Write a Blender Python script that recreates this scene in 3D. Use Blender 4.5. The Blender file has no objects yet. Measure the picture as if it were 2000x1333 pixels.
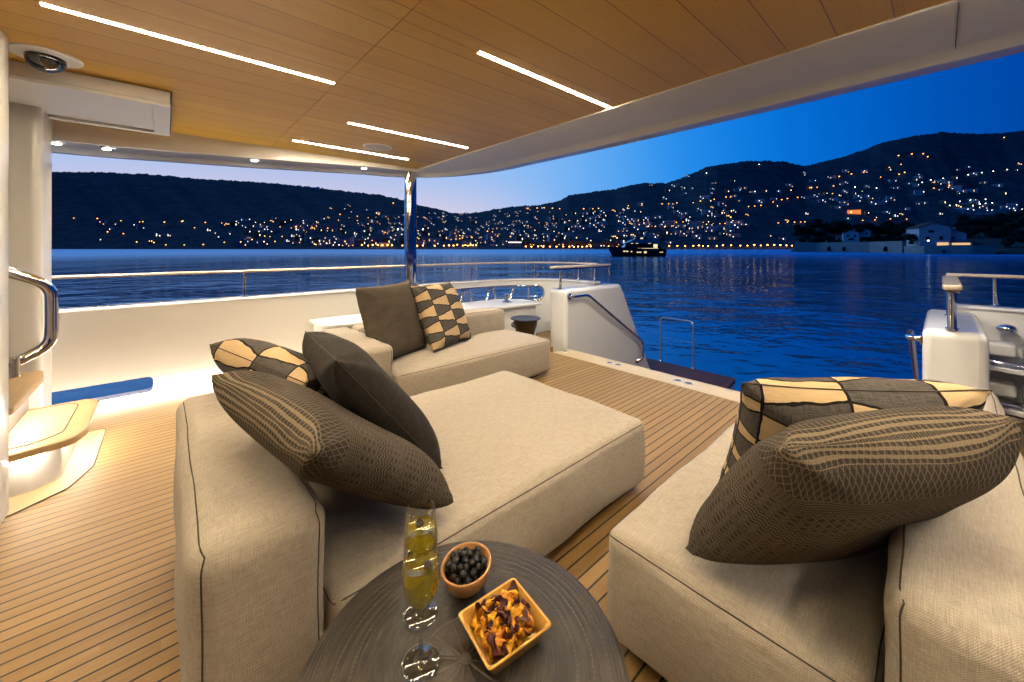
import bpy, math, random, ast
import numpy as np
from mathutils import Vector, Matrix
random.seed(7); rng = np.random.default_rng(7)
PI = math.pi
scene = bpy.context.scene
COL = scene.collection
rad = math.radians

# ------------------------------------------------------------------ camera numbers (level view, shifted down)
FPX, ANG, HORIZ, CAMH = 752.0, rad(48.1), 485.0, 1.35
CA, SA = math.cos(ANG), math.sin(ANG)
def at(u, v, F):                       # a far point seen at (u,v), F metres ahead
    R = (u - 1000) / FPX * F
    return (F * CA + R * SA, F * SA - R * CA, CAMH + F * (HORIZ - v) / FPX)
WATER = -1.5

# ------------------------------------------------------------------ node helper: math written as an expression
class NT:
    FN = {'sin':'SINE','cos':'COSINE','abs':'ABSOLUTE','frac':'FRACT','floor':'FLOOR','sqrt':'SQRT','min':'MINIMUM',
          'max':'MAXIMUM','lt':'LESS_THAN','gt':'GREATER_THAN','pow':'POWER','atan2':'ARCTAN2','exp':'EXPONENT','mod':'MODULO'}
    def __init__(s, tree): s.t = tree; s.n = tree.nodes; s.l = tree.links
    def put(s, sock, v):
        if isinstance(v, bpy.types.NodeSocket): s.l.new(v, sock)
        else: sock.default_value = v
    def math(s, op, *a):
        n = s.n.new('ShaderNodeMath'); n.operation = op
        for i, x in enumerate(a): s.put(n.inputs[i], x)
        return n.outputs[0]
    def vec(s, x, y, z):
        n = s.n.new('ShaderNodeCombineXYZ')
        for i, a in enumerate((x, y, z)): s.put(n.inputs[i], a)
        return n.outputs[0]
    def noise(s, x, y, z, detail=2.0, rough=.5):
        n = s.n.new('ShaderNodeTexNoise'); n.inputs['Scale'].default_value = 1; n.inputs['Detail'].default_value = detail
        n.inputs['Roughness'].default_value = rough
        s.l.new(s.vec(x, y, z), n.inputs['Vector']); return n.outputs[0]
    def ex(s, e, /, **env):
        def go(q):
            if isinstance(q, ast.Expression): return go(q.body)
            if isinstance(q, ast.Constant): return float(q.value)
            if isinstance(q, ast.Name): return env[q.id]
            if isinstance(q, ast.UnaryOp):
                a = go(q.operand); return -a if isinstance(a, float) else s.math('MULTIPLY', a, -1.0)
            if isinstance(q, ast.BinOp):
                a, b = go(q.left), go(q.right)
                o = {ast.Add:'ADD', ast.Sub:'SUBTRACT', ast.Mult:'MULTIPLY', ast.Div:'DIVIDE'}[type(q.op)]
                if isinstance(a, float) and isinstance(b, float): return {'ADD':a+b,'SUBTRACT':a-b,'MULTIPLY':a*b,'DIVIDE':a/b if b else 0.}[o]
                return s.math(o, a, b)
            if isinstance(q, ast.Call):
                a = [go(x) for x in q.args]; f = q.func.id
                if f == 'noise': return s.noise(*a)
                if f == 'rnd':
                    n = s.n.new('ShaderNodeTexWhiteNoise'); n.noise_dimensions = '2D'
                    s.l.new(s.vec(a[0], a[1] if len(a) > 1 else 0., 0.), n.inputs[0]); return n.outputs[0]
                if f == 'smooth':
                    n = s.n.new('ShaderNodeMapRange'); n.interpolation_type = 'SMOOTHSTEP'
                    s.put(n.inputs[0], a[2]); s.put(n.inputs[1], a[0]); s.put(n.inputs[2], a[1]); return n.outputs[0]
                return s.math(s.FN[f], *a)
        return go(ast.parse(e, mode='eval'))
    def mix(s, f, a, b):
        n = s.n.new('ShaderNodeMix'); n.data_type = 'RGBA'
        s.put(n.inputs[0], f)
        for k, x in ((6, a), (7, b)): s.put(n.inputs[k], x if isinstance(x, bpy.types.NodeSocket) else (*x, 1))
        return n.outputs[2]
    def coords(s, kind='Object'):
        c = s.n.new('ShaderNodeTexCoord'); p = s.n.new('ShaderNodeSeparateXYZ'); s.l.new(c.outputs[kind], p.inputs[0])
        return dict(x=p.outputs[0], y=p.outputs[1], z=p.outputs[2])
    def world(s):
        c = s.n.new('ShaderNodeNewGeometry'); p = s.n.new('ShaderNodeSeparateXYZ'); s.l.new(c.outputs['Position'], p.inputs[0])
        return dict(x=p.outputs[0], y=p.outputs[1], z=p.outputs[2])
def mat(name, base=(.5,.5,.5), rough=.5, metal=0., spec=.5, coat=0., coat_r=.04, emit=None, es=1., trans=0., ior=None, alpha=None):
    m = bpy.data.materials.new(name); m.use_nodes = True
    b = m.node_tree.nodes['Principled BSDF']; I = b.inputs
    I['Base Color'].default_value = (*base, 1); I['Roughness'].default_value = rough; I['Metallic'].default_value = metal
    I['Specular IOR Level'].default_value = spec; I['Coat Weight'].default_value = coat; I['Coat Roughness'].default_value = coat_r
    I['Transmission Weight'].default_value = trans
    if ior: I['IOR'].default_value = ior
    if emit: I['Emission Color'].default_value = (*emit, 1); I['Emission Strength'].default_value = es
    m['b'] = 1
    return m
def nt(m):
    t = NT(m.node_tree); t.b = m.node_tree.nodes['Principled BSDF']; return t
def bump(t, h, dist=.002, strength=1.):
    n = t.n.new('ShaderNodeBump'); n.inputs['Distance'].default_value = dist; n.inputs['Strength'].default_value = strength
    t.l.new(h, n.inputs['Height']); t.l.new(n.outputs[0], t.b.inputs['Normal']); return n

# ------------------------------------------------------------------ mesh builder
class G:
    def __init__(s): s.v = []; s.f = []; s.m = []; s.uv = None
    def add(s, vs, fs, mi=0):
        o = len(s.v); s.v += [tuple(p) for p in vs]
        for q in fs: s.f.append(tuple(i + o for i in q)); s.m.append(mi)
        return s
    def box(s, x0, x1, y0, y1, z0, z1, mi=0):
        vs = [(x, y, z) for z in (z0, z1) for y in (y0, y1) for x in (x0, x1)]
        return s.add(vs, [(0,2,3,1),(4,5,7,6),(0,1,5,4),(2,6,7,3),(0,4,6,2),(1,3,7,5)], mi)
    def obox(s, c, ax, ay, az, hx, hy, hz, mi=0):
        c, ax, ay, az = map(Vector, (c, ax, ay, az))
        vs = [c + ax*hx*i + ay*hy*j + az*hz*k for k in (-1,1) for j in (-1,1) for i in (-1,1)]
        return s.add(vs, [(0,2,3,1),(4,5,7,6),(0,1,5,4),(2,6,7,3),(0,4,6,2),(1,3,7,5)], mi)
    def prism(s, poly, a, b, plane='xy', mi=0):
        P = {'xy':lambda p,d:(p[0],p[1],d),'xz':lambda p,d:(p[0],d,p[1]),'yz':lambda p,d:(d,p[0],p[1])}[plane]
        n = len(poly); vs = [P(p,a) for p in poly] + [P(p,b) for p in poly]
        fs = [tuple(range(n))[::-1], tuple(range(n, 2*n))] + [(i,(i+1)%n,n+(i+1)%n,n+i) for i in range(n)]
        return s.add(vs, fs, mi)
    def loft(s, rings, closed=True, caps=False, mi=0, loop=False):
        n = len(rings[0]); vs = [p for r in rings for p in r]; fs = []
        R = len(rings)
        for i in range(R if loop else R-1):
            k = (i+1) % R
            for j in range(n if closed else n-1):
                q = (j+1) % n; fs.append((i*n+j, i*n+q, k*n+q, k*n+j))
        if caps: fs += [tuple(range(n))[::-1], tuple(range((R-1)*n, R*n))]
        return s.add(vs, fs, mi)
    def lathe(s, prof, c=(0,0,0), n=48, mi=0, sx=1., sy=1.):
        rings = [[(c[0]+r*sx*math.cos(2*PI*k/n), c[1]+r*sy*math.sin(2*PI*k/n), c[2]+z) for k in range(n)] for r, z in prof]
        return s.loft(rings, True, False, mi)
    def tube(s, pts, r, n=10, loop=False, caps=True, mi=0, flat=None):
        pts = [Vector(p) for p in pts]; N = len(pts); rings = []; up = None
        for i in range(N):
            a = pts[(i-1) % N] if (loop or i) else pts[0]; b = pts[(i+1) % N] if (loop or i < N-1) else pts[-1]
            t = (b - a).normalized()
            if up is None: up = Vector((0,0,1)) if abs(t.z) < .9 else Vector((1,0,0))
            if flat: up = Vector((0,0,1))
            sd = t.cross(up).normalized(); u2 = sd.cross(t).normalized(); up = u2
            rr = r(i/(N-1)) if callable(r) else r
            w, h = (rr, rr) if not flat else flat
            rings.append([pts[i] + sd*w*math.cos(2*PI*k/n) + u2*h*math.sin(2*PI*k/n) for k in range(n)])
        return s.loft(rings, True, caps and not loop, mi, loop)
    def ball(s, c, r, n=10, m=7, mi=0, sc=(1,1,1)):
        rings = [[(c[0]+sc[0]*r*math.sin(PI*i/m)*math.cos(2*PI*k/n), c[1]+sc[1]*r*math.sin(PI*i/m)*math.sin(2*PI*k/n), c[2]-sc[2]*r*math.cos(PI*i/m)) for k in range(n)] for i in range(m+1)]
        rings[0] = [(c[0],c[1],c[2]-r*sc[2]-1e-5)]*n if False else rings[0]
        return s.loft(rings, True, False, mi)
def fillet(poly, r, n=5):                                    # round the corners of a 2D polygon
    out = []; N = len(poly); rs = r if isinstance(r, (list, tuple)) else [r]*N
    for i in range(N):
        p, a, b = Vector(poly[i]), Vector(poly[i-1]), Vector(poly[(i+1) % N]); rr = rs[i]
        if rr <= 0: out.append(tuple(p)); continue
        d1, d2 = (a-p).normalized(), (b-p).normalized()
        th = d1.angle(d2); t = min(rr/math.tan(th/2), .48*(a-p).length, .48*(b-p).length)
        p1, p2 = p+d1*t, p+d2*t
        for k in range(n+1):
            w = k/n; out.append(tuple(p1*(1-w)**2 + p*2*w*(1-w) + p2*w*w))
    return out
def path3(pts, r, n=6):                                      # round the bends of a 3D polyline
    out = [Vector(pts[0])]
    for i in range(1, len(pts)-1):
        a, p, b = map(Vector, (pts[i-1], pts[i], pts[i+1])); t = min(r, .45*(a-p).length, .45*(b-p).length)
        p1, p2 = p+(a-p).normalized()*t, p+(b-p).normalized()*t
        out += [p1*(1-w)**2 + p*2*w*(1-w) + p2*w*w for w in [k/n for k in range(n+1)]]
    return out + [Vector(pts[-1])]
MESH = {}
def mesh(name, g, mats, smooth=35, off=(0,0,0)):
    me = bpy.data.meshes.new(name)
    me.from_pydata([(p[0]-off[0], p[1]-off[1], p[2]-off[2]) for p in g.v], [], g.f)
    for m in (mats if isinstance(mats, (list, tuple)) else [mats]): me.materials.append(m)
    if any(g.m): me.polygons.foreach_set('material_index', g.m)
    if g.uv:
        L = me.uv_layers.new(name='UVMap'); buf = np.empty(len(me.loops)*2, np.float32)
        vi = np.empty(len(me.loops), np.int32); me.loops.foreach_get('vertex_index', vi)
        if g.uv[0] == 'v': buf = np.array(g.uv[1], np.float32)[vi].ravel()
        else: buf = np.array(g.uv[1], np.float32).ravel()
        L.data.foreach_set('uv', buf)
    me.validate()
    if smooth:
        me.polygons.foreach_set('use_smooth', [True]*len(me.polygons))
        if smooth < 180: me.set_sharp_from_angle(angle=rad(smooth))
    me.update(); return me
def tag(o, label, cat, group=None, kind=None):
    if label: o['label'] = label
    if cat: o['category'] = cat
    if group: o['group'] = group
    if kind: o['kind'] = kind
    return o
def thing(name, label, cat, loc=(0,0,0), group=None):
    o = bpy.data.objects.new(name, None); o.empty_display_size = .1; COL.objects.link(o); o.location = loc
    return tag(o, label, cat, group)
def wloc(o):
    p = Vector(o.location)
    return p + wloc(o.parent) if o.parent else p
def obj(name, g, mats, parent=None, label=None, cat=None, group=None, kind=None, smooth=35, bevel=0, origin=None, subd=0):
    """one mesh object; vertices are written in world coordinates"""
    if parent is not None: off = wloc(parent)
    elif origin is not None: off = origin
    else:
        a = np.array(g.v); off = (float((a[:,0].min()+a[:,0].max())/2), float((a[:,1].min()+a[:,1].max())/2), float(a[:,2].min()))
    o = bpy.data.objects.new(name, mesh(name, g, mats, smooth, off)); COL.objects.link(o)
    if parent is not None: o.parent = parent
    else: o.location = off
    if bevel:
        b = o.modifiers.new('Bevel', 'BEVEL'); b.width = bevel; b.segments = 3; b.limit_method = 'ANGLE'; b.angle_limit = rad(40)
    if subd:
        b = o.modifiers.new('Subdivision', 'SUBSURF'); b.levels = b.render_levels = subd
    return tag(o, label, cat, group, kind)
def struct(name, g, mats, **k): return obj(name, g, mats, kind='structure', origin=(0,0,0), **k)
def copy_tree(o, loc=None, rot=None, parent=None):
    c = o.copy(); COL.objects.link(c)
    if parent is not None: c.parent = parent
    if loc is not None: c.location = loc
    if rot is not None: c.rotation_euler = rot
    for ch in list(o.children): copy_tree(ch, parent=c)
    return c

# ------------------------------------------------------------------ materials
WHITE = mat('white_gelcoat', (.81,.79,.75), .32, coat=.7, coat_r=.03)
SATIN = mat('white_satin', (.77,.75,.71), .45, coat=.25, coat_r=.15)
CHROME = mat('polished_steel', (.86,.85,.83), .07, 1.)
BRUSH = mat('satin_steel', (.75,.74,.72), .32, 1.)
BLACK = mat('black_plastic', (.012,.012,.013), .35)
RUBBER = mat('black_seal', (.02,.02,.02), .6)
DOME = mat('dome_glass', (.01,.01,.012), .05, coat=1.)
LED = mat('led_diffuser', (.9,.9,.9), .4, emit=(1,.83,.57), es=262)
STEPLED = mat('step_led', (.9,.9,.9), .4, emit=(1,.88,.70), es=130)
SPOT = mat('downlight_lens', (.9,.9,.9), .3, emit=(1,.9,.78), es=60)
DARKGLASS = mat('dark_glass', (.01,.012,.015), .03, coat=1.)

def teak(name, c1, c2, w, caulk, cw, rough=.55, axis='y', gl=.05, coat=0.):
    m = mat(name, c1, rough, coat=coat, coat_r=.25); t = nt(m); p = t.world()
    if axis == 'x': p['x'], p['y'] = p['y'], p['x']
    idn = t.ex(f'floor(y/{w})', **p); fr = t.ex(f'frac(y/{w})', **p)
    r1 = t.ex('rnd(i,3)', i=idn)
    seg = t.ex('floor(x/3.6+r*7)', r=r1, **p)
    r = t.ex('rnd(i,s)', i=idn, s=seg)
    gr = t.ex('noise(x*3.0+r*31,y*170,r*9,4,.62)', r=r, **p)
    gr2 = t.ex('noise(x*1.1+r*17,y*26,z,3,.6)', r=r, **p)
    k = t.ex('min(max((r-.5)*.42+(g-.5)*1.3+(h-.5)*1.0+.5,0),1)', r=r, g=gr, h=gr2)
    c = t.mix(k, c1, c2)
    line = t.ex(f'lt(f,{cw/w})', f=fr)
    c = t.mix(line, c, caulk)
    t.l.new(c, t.b.inputs['Base Color'])
    t.l.new(t.ex('r0+(g-.5)*.25', r0=rough, g=gr), t.b.inputs['Roughness'])
    bump(t, t.ex('g*.25+(1-l)', g=gr, l=line), .0008)
    return m
TEAK = teak('teak_planks', (.215,.118,.031), (.335,.205,.068), .058, (.006,.005,.004), .0074)
MARGIN = teak('teak_margin_board', (.46,.36,.22), (.58,.47,.31), .29, (.02,.015,.012), .0, axis='x')
TREAD = teak('teak_tread', (.36,.25,.135), (.47,.34,.19), .05, (.02,.015,.012), .004)
TEAKDARK = teak('dark_teak', (.10,.034,.020), (.17,.060,.034), .06, (.008,.006,.005), .005, rough=.5)  # darker and redder than the deck planks
TEAKDARK.node_tree.nodes['Principled BSDF'].inputs['Specular IOR Level'].default_value = .2
def veneer():
    m = mat('ceiling_veneer', (.4,.2,.07), .42, coat=.12, coat_r=.2); t = nt(m); p = t.world()
    w = .206
    idn = t.ex(f'floor((y-1.687)/{w}+.5)', **p); fr = t.ex(f'frac((y-1.687)/{w}+.5)', **p)
    r = t.ex('rnd(i,x)', i=idn, x=t.ex('gt(x,.82)', **p))
    g = t.ex('noise(x*1.6+r*23,y*120,r*5,4,.6)', r=r, **p)
    h = t.ex('noise(x*.5+r*11,y*11,r,2,.5)', r=r, **p)
    k = t.ex('min(max((r-.5)*.5+(g-.5)*1.1+(h-.5)*.8+.5,0),1)', r=r, g=g, h=h)
    c = t.mix(k, (.58,.315,.028), (.72,.44,.065))
    line = t.ex(f'lt(abs(f-.008),{.0022/w})', f=fr)
    c = t.mix(line, c, (.16,.075,.014))
    t.l.new(c, t.b.inputs['Base Color']); bump(t, t.ex('g*.2-l*.6', g=g, l=line), .001)
    return m
VENEER = veneer()
def linen(name, c1, c2, c3, sheen=.2):
    m = mat(name, c1, .9, spec=.15); t = nt(m); p = t.coords('UV')
    I = t.b.inputs; I['Sheen Weight'].default_value = sheen; I['Sheen Roughness'].default_value = .5
    a = t.ex('noise(x*26,y*620,1,3,.6)', **p); b = t.ex('noise(x*620,y*26,2,3,.6)', **p)
    slub = t.ex('noise(x*9,y*260,5,2,.5)', **p); big = t.ex('noise(x*4,y*4,8,3,.5)', **p)
    k = t.ex('min(max((a-.5)*2.0+(b-.5)*2.0+(s-.5)*.9+.45,0),1)', a=a, b=b, s=slub)
    c = t.mix(k, c1, c2); c = t.mix(t.ex('max(min((g-.52)*1.6,.4),0)', g=big), c, c3)
    t.l.new(c, I['Base Color'])
    w1 = t.ex('sin(x*1571)*sin(y*1571)', **p)
    wr = t.ex('noise(x*11+y*3,y*13,3,3,.55)', **p)
    bump(t, t.ex('a+b+.35*w+q*6', a=a, b=b, w=w1, q=wr), .0016, .9)
    return m
LINEN = linen('beige_linen', (.33,.275,.205), (.52,.455,.365), (.40,.335,.255))
CHARCOAL = linen('charcoal_cloth', (.016,.0135,.0115), (.046,.040,.035), (.025,.021,.018), sheen=.05)
PIPING = mat('dark_piping', (.045,.033,.024), .8)
def woven():
    m = mat('woven_pattern', (.1,.08,.06), .95, spec=.1); t = nt(m); p = t.coords('UV')
    wob = t.ex('(noise(x*5,y*5,0,3,.55)-.5)*.018', **p)
    x = t.ex('x*29+noise(x*30,y*30,3,1,.5)*.16', **p); y = t.ex('(y+w)*36', w=wob, **p)
    d = t.ex('1-y-w', w=wob, **p)
    a = t.ex('abs(frac(x)-.5)', x=x); b = t.ex('abs(frac(y)-.5)', y=y)
    dia = t.ex('max(lt(abs(a+b-.5),.085),lt(abs(a+b-.2),.06))', a=a, b=b)
    zig = t.ex('lt(frac(y*1.6+a*1.5),.42)', y=y, a=a)
    fine = t.ex('lt(frac(y*2.6),.45)*gt(frac(x*3),.18)', x=x, y=y)
    cross = t.ex('lt(abs(frac(x*1.5+y*.55)-.5),.085)+lt(abs(frac(x*1.5-y*.55)-.5),.085)', x=x, y=y)
    z1 = t.ex('smooth(.19,.195,d)*(1-smooth(.25,.255,d))+smooth(.50,.505,d)*(1-smooth(.535,.54,d))+smooth(.80,.805,d)*(1-smooth(.84,.845,d))', d=d)   # fine rows
    z2 = t.ex('smooth(.36,.365,d)*(1-smooth(.44,.445,d))+smooth(.66,.665,d)*(1-smooth(.72,.725,d))', d=d)                    # zigzag rows
    z3 = t.ex('(1-smooth(.19,.195,d))', d=d)
    k = t.ex('(1-u)*(1-v)*(1-w)*d+u*f+v*z+w*min(c,1)', u=t.ex('min(u,1)', u=z1), v=t.ex('min(u,1)', u=z2), w=z3, d=dia, f=fine, z=zig, c=cross)
    thr = t.ex('noise(x*420,y*420,0,1,.5)', **p)
    big = t.ex('noise(x*5,y*9,2,3,.6)', **p)
    k2 = t.ex('min(max(k*.52+(n-.5)*1.35+(b-.5)*.5+.06,0),1)', k=k, n=thr, b=big)
    c = t.mix(k2, (.036,.030,.024), (.235,.193,.146))
    st = t.ex('lt(d,.078)*gt(d,.006)*lt(frac(d*40),.47)', d=d)
    c = t.mix(t.ex('s*min(max(.6+(n-.5)*2.4,0),1)', s=st, n=thr), c, (.33,.255,.165))
    t.l.new(c, t.b.inputs['Base Color'])
    rib = t.ex('sin(x*2200)*sin(y*1500)', **p)
    bump(t, t.ex('k*.8+s+n*.8+r*.25', k=k, s=st, n=thr, r=rib), .0022, .8)
    return m
WOVEN = woven()
def check():
    m = mat('check_pattern', (.4,.3,.2), .9, spec=.12); t = nt(m); p = t.coords('UV')
    wx = t.ex('x*3+.35+(noise(x*9,y*9,1,2,.5)-.5)*.09', **p); col = t.ex('floor(w)', w=wx); fx = t.ex('frac(w)', w=wx)
    y = t.ex('y*4.6+mod(abs(c),2)*.5+(noise(x*8,y*8,4,2,.5)-.5)*.2', c=col, **p)
    tri = t.ex('abs(frac(y)-.5)*2', y=y); thr = t.ex('.26+.44*f', f=fx)
    beige = t.ex('lt(t,h)', t=tri, h=thr)
    edge = t.ex('max(lt(abs(t-h),.055),max(lt(f,.018),gt(f,.982)))', t=tri, h=thr, f=fx)
    n1 = t.ex('noise(x*18,y*300,1,3,.6)', **p); n2 = t.ex('noise(x*300,y*18,1,3,.6)', **p)
    cb = t.mix(t.ex('min(max((n-.5)*1.8+.5,0),1)', n=n1), (.47,.325,.170), (.60,.445,.265))
    cd = t.mix(t.ex('min(max((n-.5)*2+(m-.5)*2+.45,0),1)', n=n1, m=n2), (.045,.040,.038), (.125,.115,.105))
    c = t.mix(beige, cd, cb); c = t.mix(edge, c, (.012,.009,.008))
    t.l.new(c, t.b.inputs['Base Color'])
    bump(t, t.ex('n+m-e*.8', n=n1, m=n2, e=edge), .0015, .8)
    return m
CHECK = check()
def bronze():
    m = mat('dark_bronze', (.05,.045,.04), .55, .15); t = nt(m); p = t.coords('Object')
    r = t.ex('sqrt(x*x+y*y)', **p); an = t.ex('atan2(y,x)', **p)
    wob = t.ex('(noise(x*20,y*20,0,2,.5)-.5)*.0015', **p)
    top = t.ex('gt(z,.53)', **p)
    ring = t.ex('smooth(.5,.95,abs(sin((r+w)*230+noise(r*60,0,0,2,.5)*9)))*smooth(.16,.26,r)', r=r, w=wob)
    bead = t.ex('gt(sin(a*150),.2)*lt(abs(frac(r*95.5)-.5),.16)*gt(frac(r*31.8),.6)*gt(r,.2)', a=an, r=r)
    inner = t.ex('gt(r,.088)', r=r)
    ray = t.ex('abs(frac(a*12/6.28318)-.5)*r*.52', a=an, r=r)
    star = t.ex('(1-smooth(.0012,.004,q))*lt(r,.084)*gt(r,.01)+(1-smooth(.010,.014,r))+(1-smooth(.001,.003,abs(r-.086)))', q=ray, r=r)
    n = t.ex('noise(a*4,r*260,z*40,4,.65)', a=an, r=r, z=p['z']); n2 = t.ex('noise(x*14,y*14,z*14,4,.6)', **p)
    rub = t.ex('noise(x*9+y*5,y*42-x*20,3,4,.7)', **p)
    h = t.ex('top*(inner*(ring*.35+bead*.6)+star*1.2)+n*.35', top=top, inner=inner, ring=ring, bead=bead, star=star, n=n)
    k = t.ex('min(max((n-.5)*1.6+(m-.5)*1.2+(u-.5)*.9+.38+top*(s*.6+i*b*.5-i*(1-g)*.12),0),1)', n=n, m=n2, u=rub, top=top, s=star, i=inner, b=bead, g=ring)
    t.l.new(t.mix(k, (.012,.0095,.007), (.066,.052,.038)), t.b.inputs['Base Color'])
    t.l.new(t.ex('.38+m*.3', m=n2), t.b.inputs['Roughness'])
    bump(t, h, .0016, 1.)
    return m
BRONZE = bronze()
DRUMTOP = mat('drum_top', (.06,.06,.075), .4, .5); _t = nt(DRUMTOP); _p = _t.coords('Object')
bump(_t, _t.ex('sin(sqrt(x*x+y*y)*500)*.3+noise(x*30,y*30,z*30,3,.6)', **_p), .002)
DRUMSIDE = mat('drum_side', (.05,.032,.014), .38, .6); _t = nt(DRUMSIDE); _p = _t.coords('Object')
bump(_t, _t.ex('noise(x*30,y*30,z*60,3,.6)', **_p), .003)
def bowlwood(name, c1, c2):
    m = mat(name, c1, .38, coat=.25, coat_r=.2); t = nt(m); p = t.coords('Object')
    g = t.ex('noise(x*40,y*240,z*60,4,.6)', **p); h = t.ex('noise(x*30,y*30,z*30,3,.6)', **p)
    t.l.new(t.mix(t.ex('min(max((g-.5)*1.3+(h-.5)*1.2+.5,0),1)', g=g, h=h), c1, c2), t.b.inputs['Base Color']); bump(t, g, .0006)
    return m
BOWL = bowlwood('olive_wood', (.30,.125,.035), (.50,.26,.085))
TRAYW = bowlwood('tray_wood', (.45,.21,.028), (.68,.38,.07))
OLIVE = mat('black_olive', (.004,.0035,.004), .28, spec=.35); _t = nt(OLIVE); _p = _t.coords('Object')
bump(_t, _t.ex('noise(x*300,y*300,z*420,3,.6)', **_p), .002)
BERRY = mat('blackberry_skin', (.010,.004,.007), .3, coat=.3)
def chipm(name, c1, c2, c3):
    m = mat(name, c1, .5, spec=.4); t = nt(m); p = t.coords('Object')
    g = t.ex('noise(x*70,y*70,z*70,4,.6)', **p); e = t.ex('noise(x*220,y*220,z*220,2,.5)', **p)
    c = t.mix(t.ex('min(max((g-.5)*2.2+.5,0),1)', g=g), c1, c2); c = t.mix(t.ex('smooth(.56,.72,e)*.7', e=e), c, c3)
    t.l.new(c, t.b.inputs['Base Color']); bump(t, t.ex('g+e', g=g, e=e), .0015); return m
CHIPO = chipm('orange_chip', (.80,.40,.012), (.66,.27,.010), (.36,.10,.006))
CHIPB = chipm('brown_chip', (.58,.22,.012), (.40,.12,.008), (.16,.04,.006))
CHIPP = chipm('purple_chip', (.085,.014,.016), (.045,.008,.010), (.02,.005,.006))
def clear(name, tint, glassy, body, ior=1.16):
    m = mat(name, tint); t = nt(m); N = t.n
    tr = N.new('ShaderNodeBsdfTransparent'); tr.inputs[0].default_value = (*tint, 1)
    gl = N.new('ShaderNodeBsdfGlossy'); gl.inputs['Roughness'].default_value = .02; gl.inputs['Color'].default_value = (1,1,1,1)
    lw = N.new('ShaderNodeLayerWeight'); lw.inputs['Blend'].default_value = .5
    f = t.ex('.05+.9*pow(x,2.2)', x=lw.outputs['Facing'])
    base = tr.outputs[0]
    if glassy:
        rf = N.new('ShaderNodeBsdfRefraction'); rf.inputs['Color'].default_value = (*tint, 1); rf.inputs['IOR'].default_value = ior; rf.inputs['Roughness'].default_value = .0
        mx = N.new('ShaderNodeMixShader'); mx.inputs[0].default_value = glassy; t.l.new(base, mx.inputs[1]); t.l.new(rf.outputs[0], mx.inputs[2]); base = mx.outputs[0]
    if body:
        dfz = N.new('ShaderNodeBsdfDiffuse'); dfz.inputs[0].default_value = (1,.84,.04,1)
        tl = N.new('ShaderNodeBsdfTranslucent'); tl.inputs[0].default_value = (1,.86,.05,1)
        mx = N.new('ShaderNodeMixShader'); mx.inputs[0].default_value = body; mz = N.new('ShaderNodeMixShader'); mz.inputs[0].default_value = .5; t.l.new(tl.outputs[0], mz.inputs[1]); t.l.new(dfz.outputs[0], mz.inputs[2]); t.l.new(base, mx.inputs[1]); t.l.new(mz.outputs[0], mx.inputs[2]); base = mx.outputs[0]
    mx = N.new('ShaderNodeMixShader'); t.l.new(f, mx.inputs[0]); t.l.new(base, mx.inputs[1]); t.l.new(gl.outputs[0], mx.inputs[2])
    t.l.new(mx.outputs[0], N['Material Output'].inputs['Surface']); return m
GLASS = clear('clear_glass', (.97,.97,.96), 0, 0)
STEMGLASS = clear('solid_glass', (.97,.97,.96), .18, 0, 1.35)
WINE = clear('golden_wine', (1,.94,.20), .25, .22)
RAILCAP = mat('pale_rail_cap', (.55,.45,.33), .3, coat=.6, coat_r=.06)
WICKER = mat('wicker', (.30,.17,.06), .7)

# ------------------------------------------------------------------ sky
world = bpy.data.worlds.new('World'); scene.world = world; world.use_nodes = True
W = NT(world.node_tree); bg = world.node_tree.nodes['Background']
p = W.coords('Generated')
GA = rad(30)                                # the afterglow lies 30 degrees left of the view
gd = (math.cos(ANG + GA), math.sin(ANG + GA), 0)
th = W.ex(f'x*{gd[0]}+y*{gd[1]}', **p)      # cosine of the angle from the afterglow
def sl(c): return tuple((x/255/12.92 if x/255 < .04045 else ((x/255+.055)/1.055)**2.4) for x in c)
ramp = world.node_tree.nodes.new('ShaderNodeValToRGB'); W.l.new(W.ex('t*.5+.5', t=th), ramp.inputs[0])
cr = ramp.color_ramp; cr.interpolation = 'B_SPLINE'
stops = [(180,(0,22,62)),(120,(0,34,96)),(92,(0,56,146)),(80,(0,74,172)),(66,(0,112,218)),(54,(28,142,236)),(44,(92,170,243)),(33,(142,188,243)),(20,(166,194,240)),(0,(180,192,232))]
while len(cr.elements) < len(stops): cr.elements.new(.5)
for e, (d, c) in zip(cr.elements, stops): e.position = math.cos(rad(d))*.5+.5; e.color = (*sl(c), 1)
low = W.ex('1-smooth(.05,.21,z)', **p); near = W.ex('smooth(.76,.96,t)', t=th)
colr = W.mix(W.ex('a*b*.8', a=low, b=near), ramp.outputs[0], sl((226,212,226)))
W.l.new(colr, bg.inputs[0]); bg.inputs[1].default_value = 1.0

# ------------------------------------------------------------------ sea
SEA = mat('sea_water', (.0,.16,.40), .2); t = nt(SEA); p = t.world()
d2 = t.ex('sqrt(x*x+y*y)', **p)
patch = t.ex('.55+.9*smooth(.38,.66,n)', n=t.ex('noise(x*.03+y*.012,y*.045,2,3,.55)', **p))
h = t.ex('(noise(x*.55+y*.25,y*.55,0,3,.55)*.55+noise(x*1.7,y*2.0+x*.4,4,2,.5)*.15)*k+noise(x*.12,y*.12,7,2,.5)*1.3', k=patch, **p)
bn = bump(t, h, .24, 1.)
df = t.n.new('ShaderNodeBsdfDiffuse'); df.inputs[0].default_value = (.004,.19,.29,1)
gl = t.n.new('ShaderNodeBsdfGlossy'); gl.inputs[0].default_value = (.43,.70,1,1)
t.l.new(t.ex('.10+.26*smooth(20,350,d)', d=d2), gl.inputs['Roughness']); t.l.new(bn.outputs[0], gl.inputs['Normal'])
fr = t.n.new('ShaderNodeFresnel'); fr.inputs[0].default_value = 2.5; t.l.new(bn.outputs[0], fr.inputs['Normal'])
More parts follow.
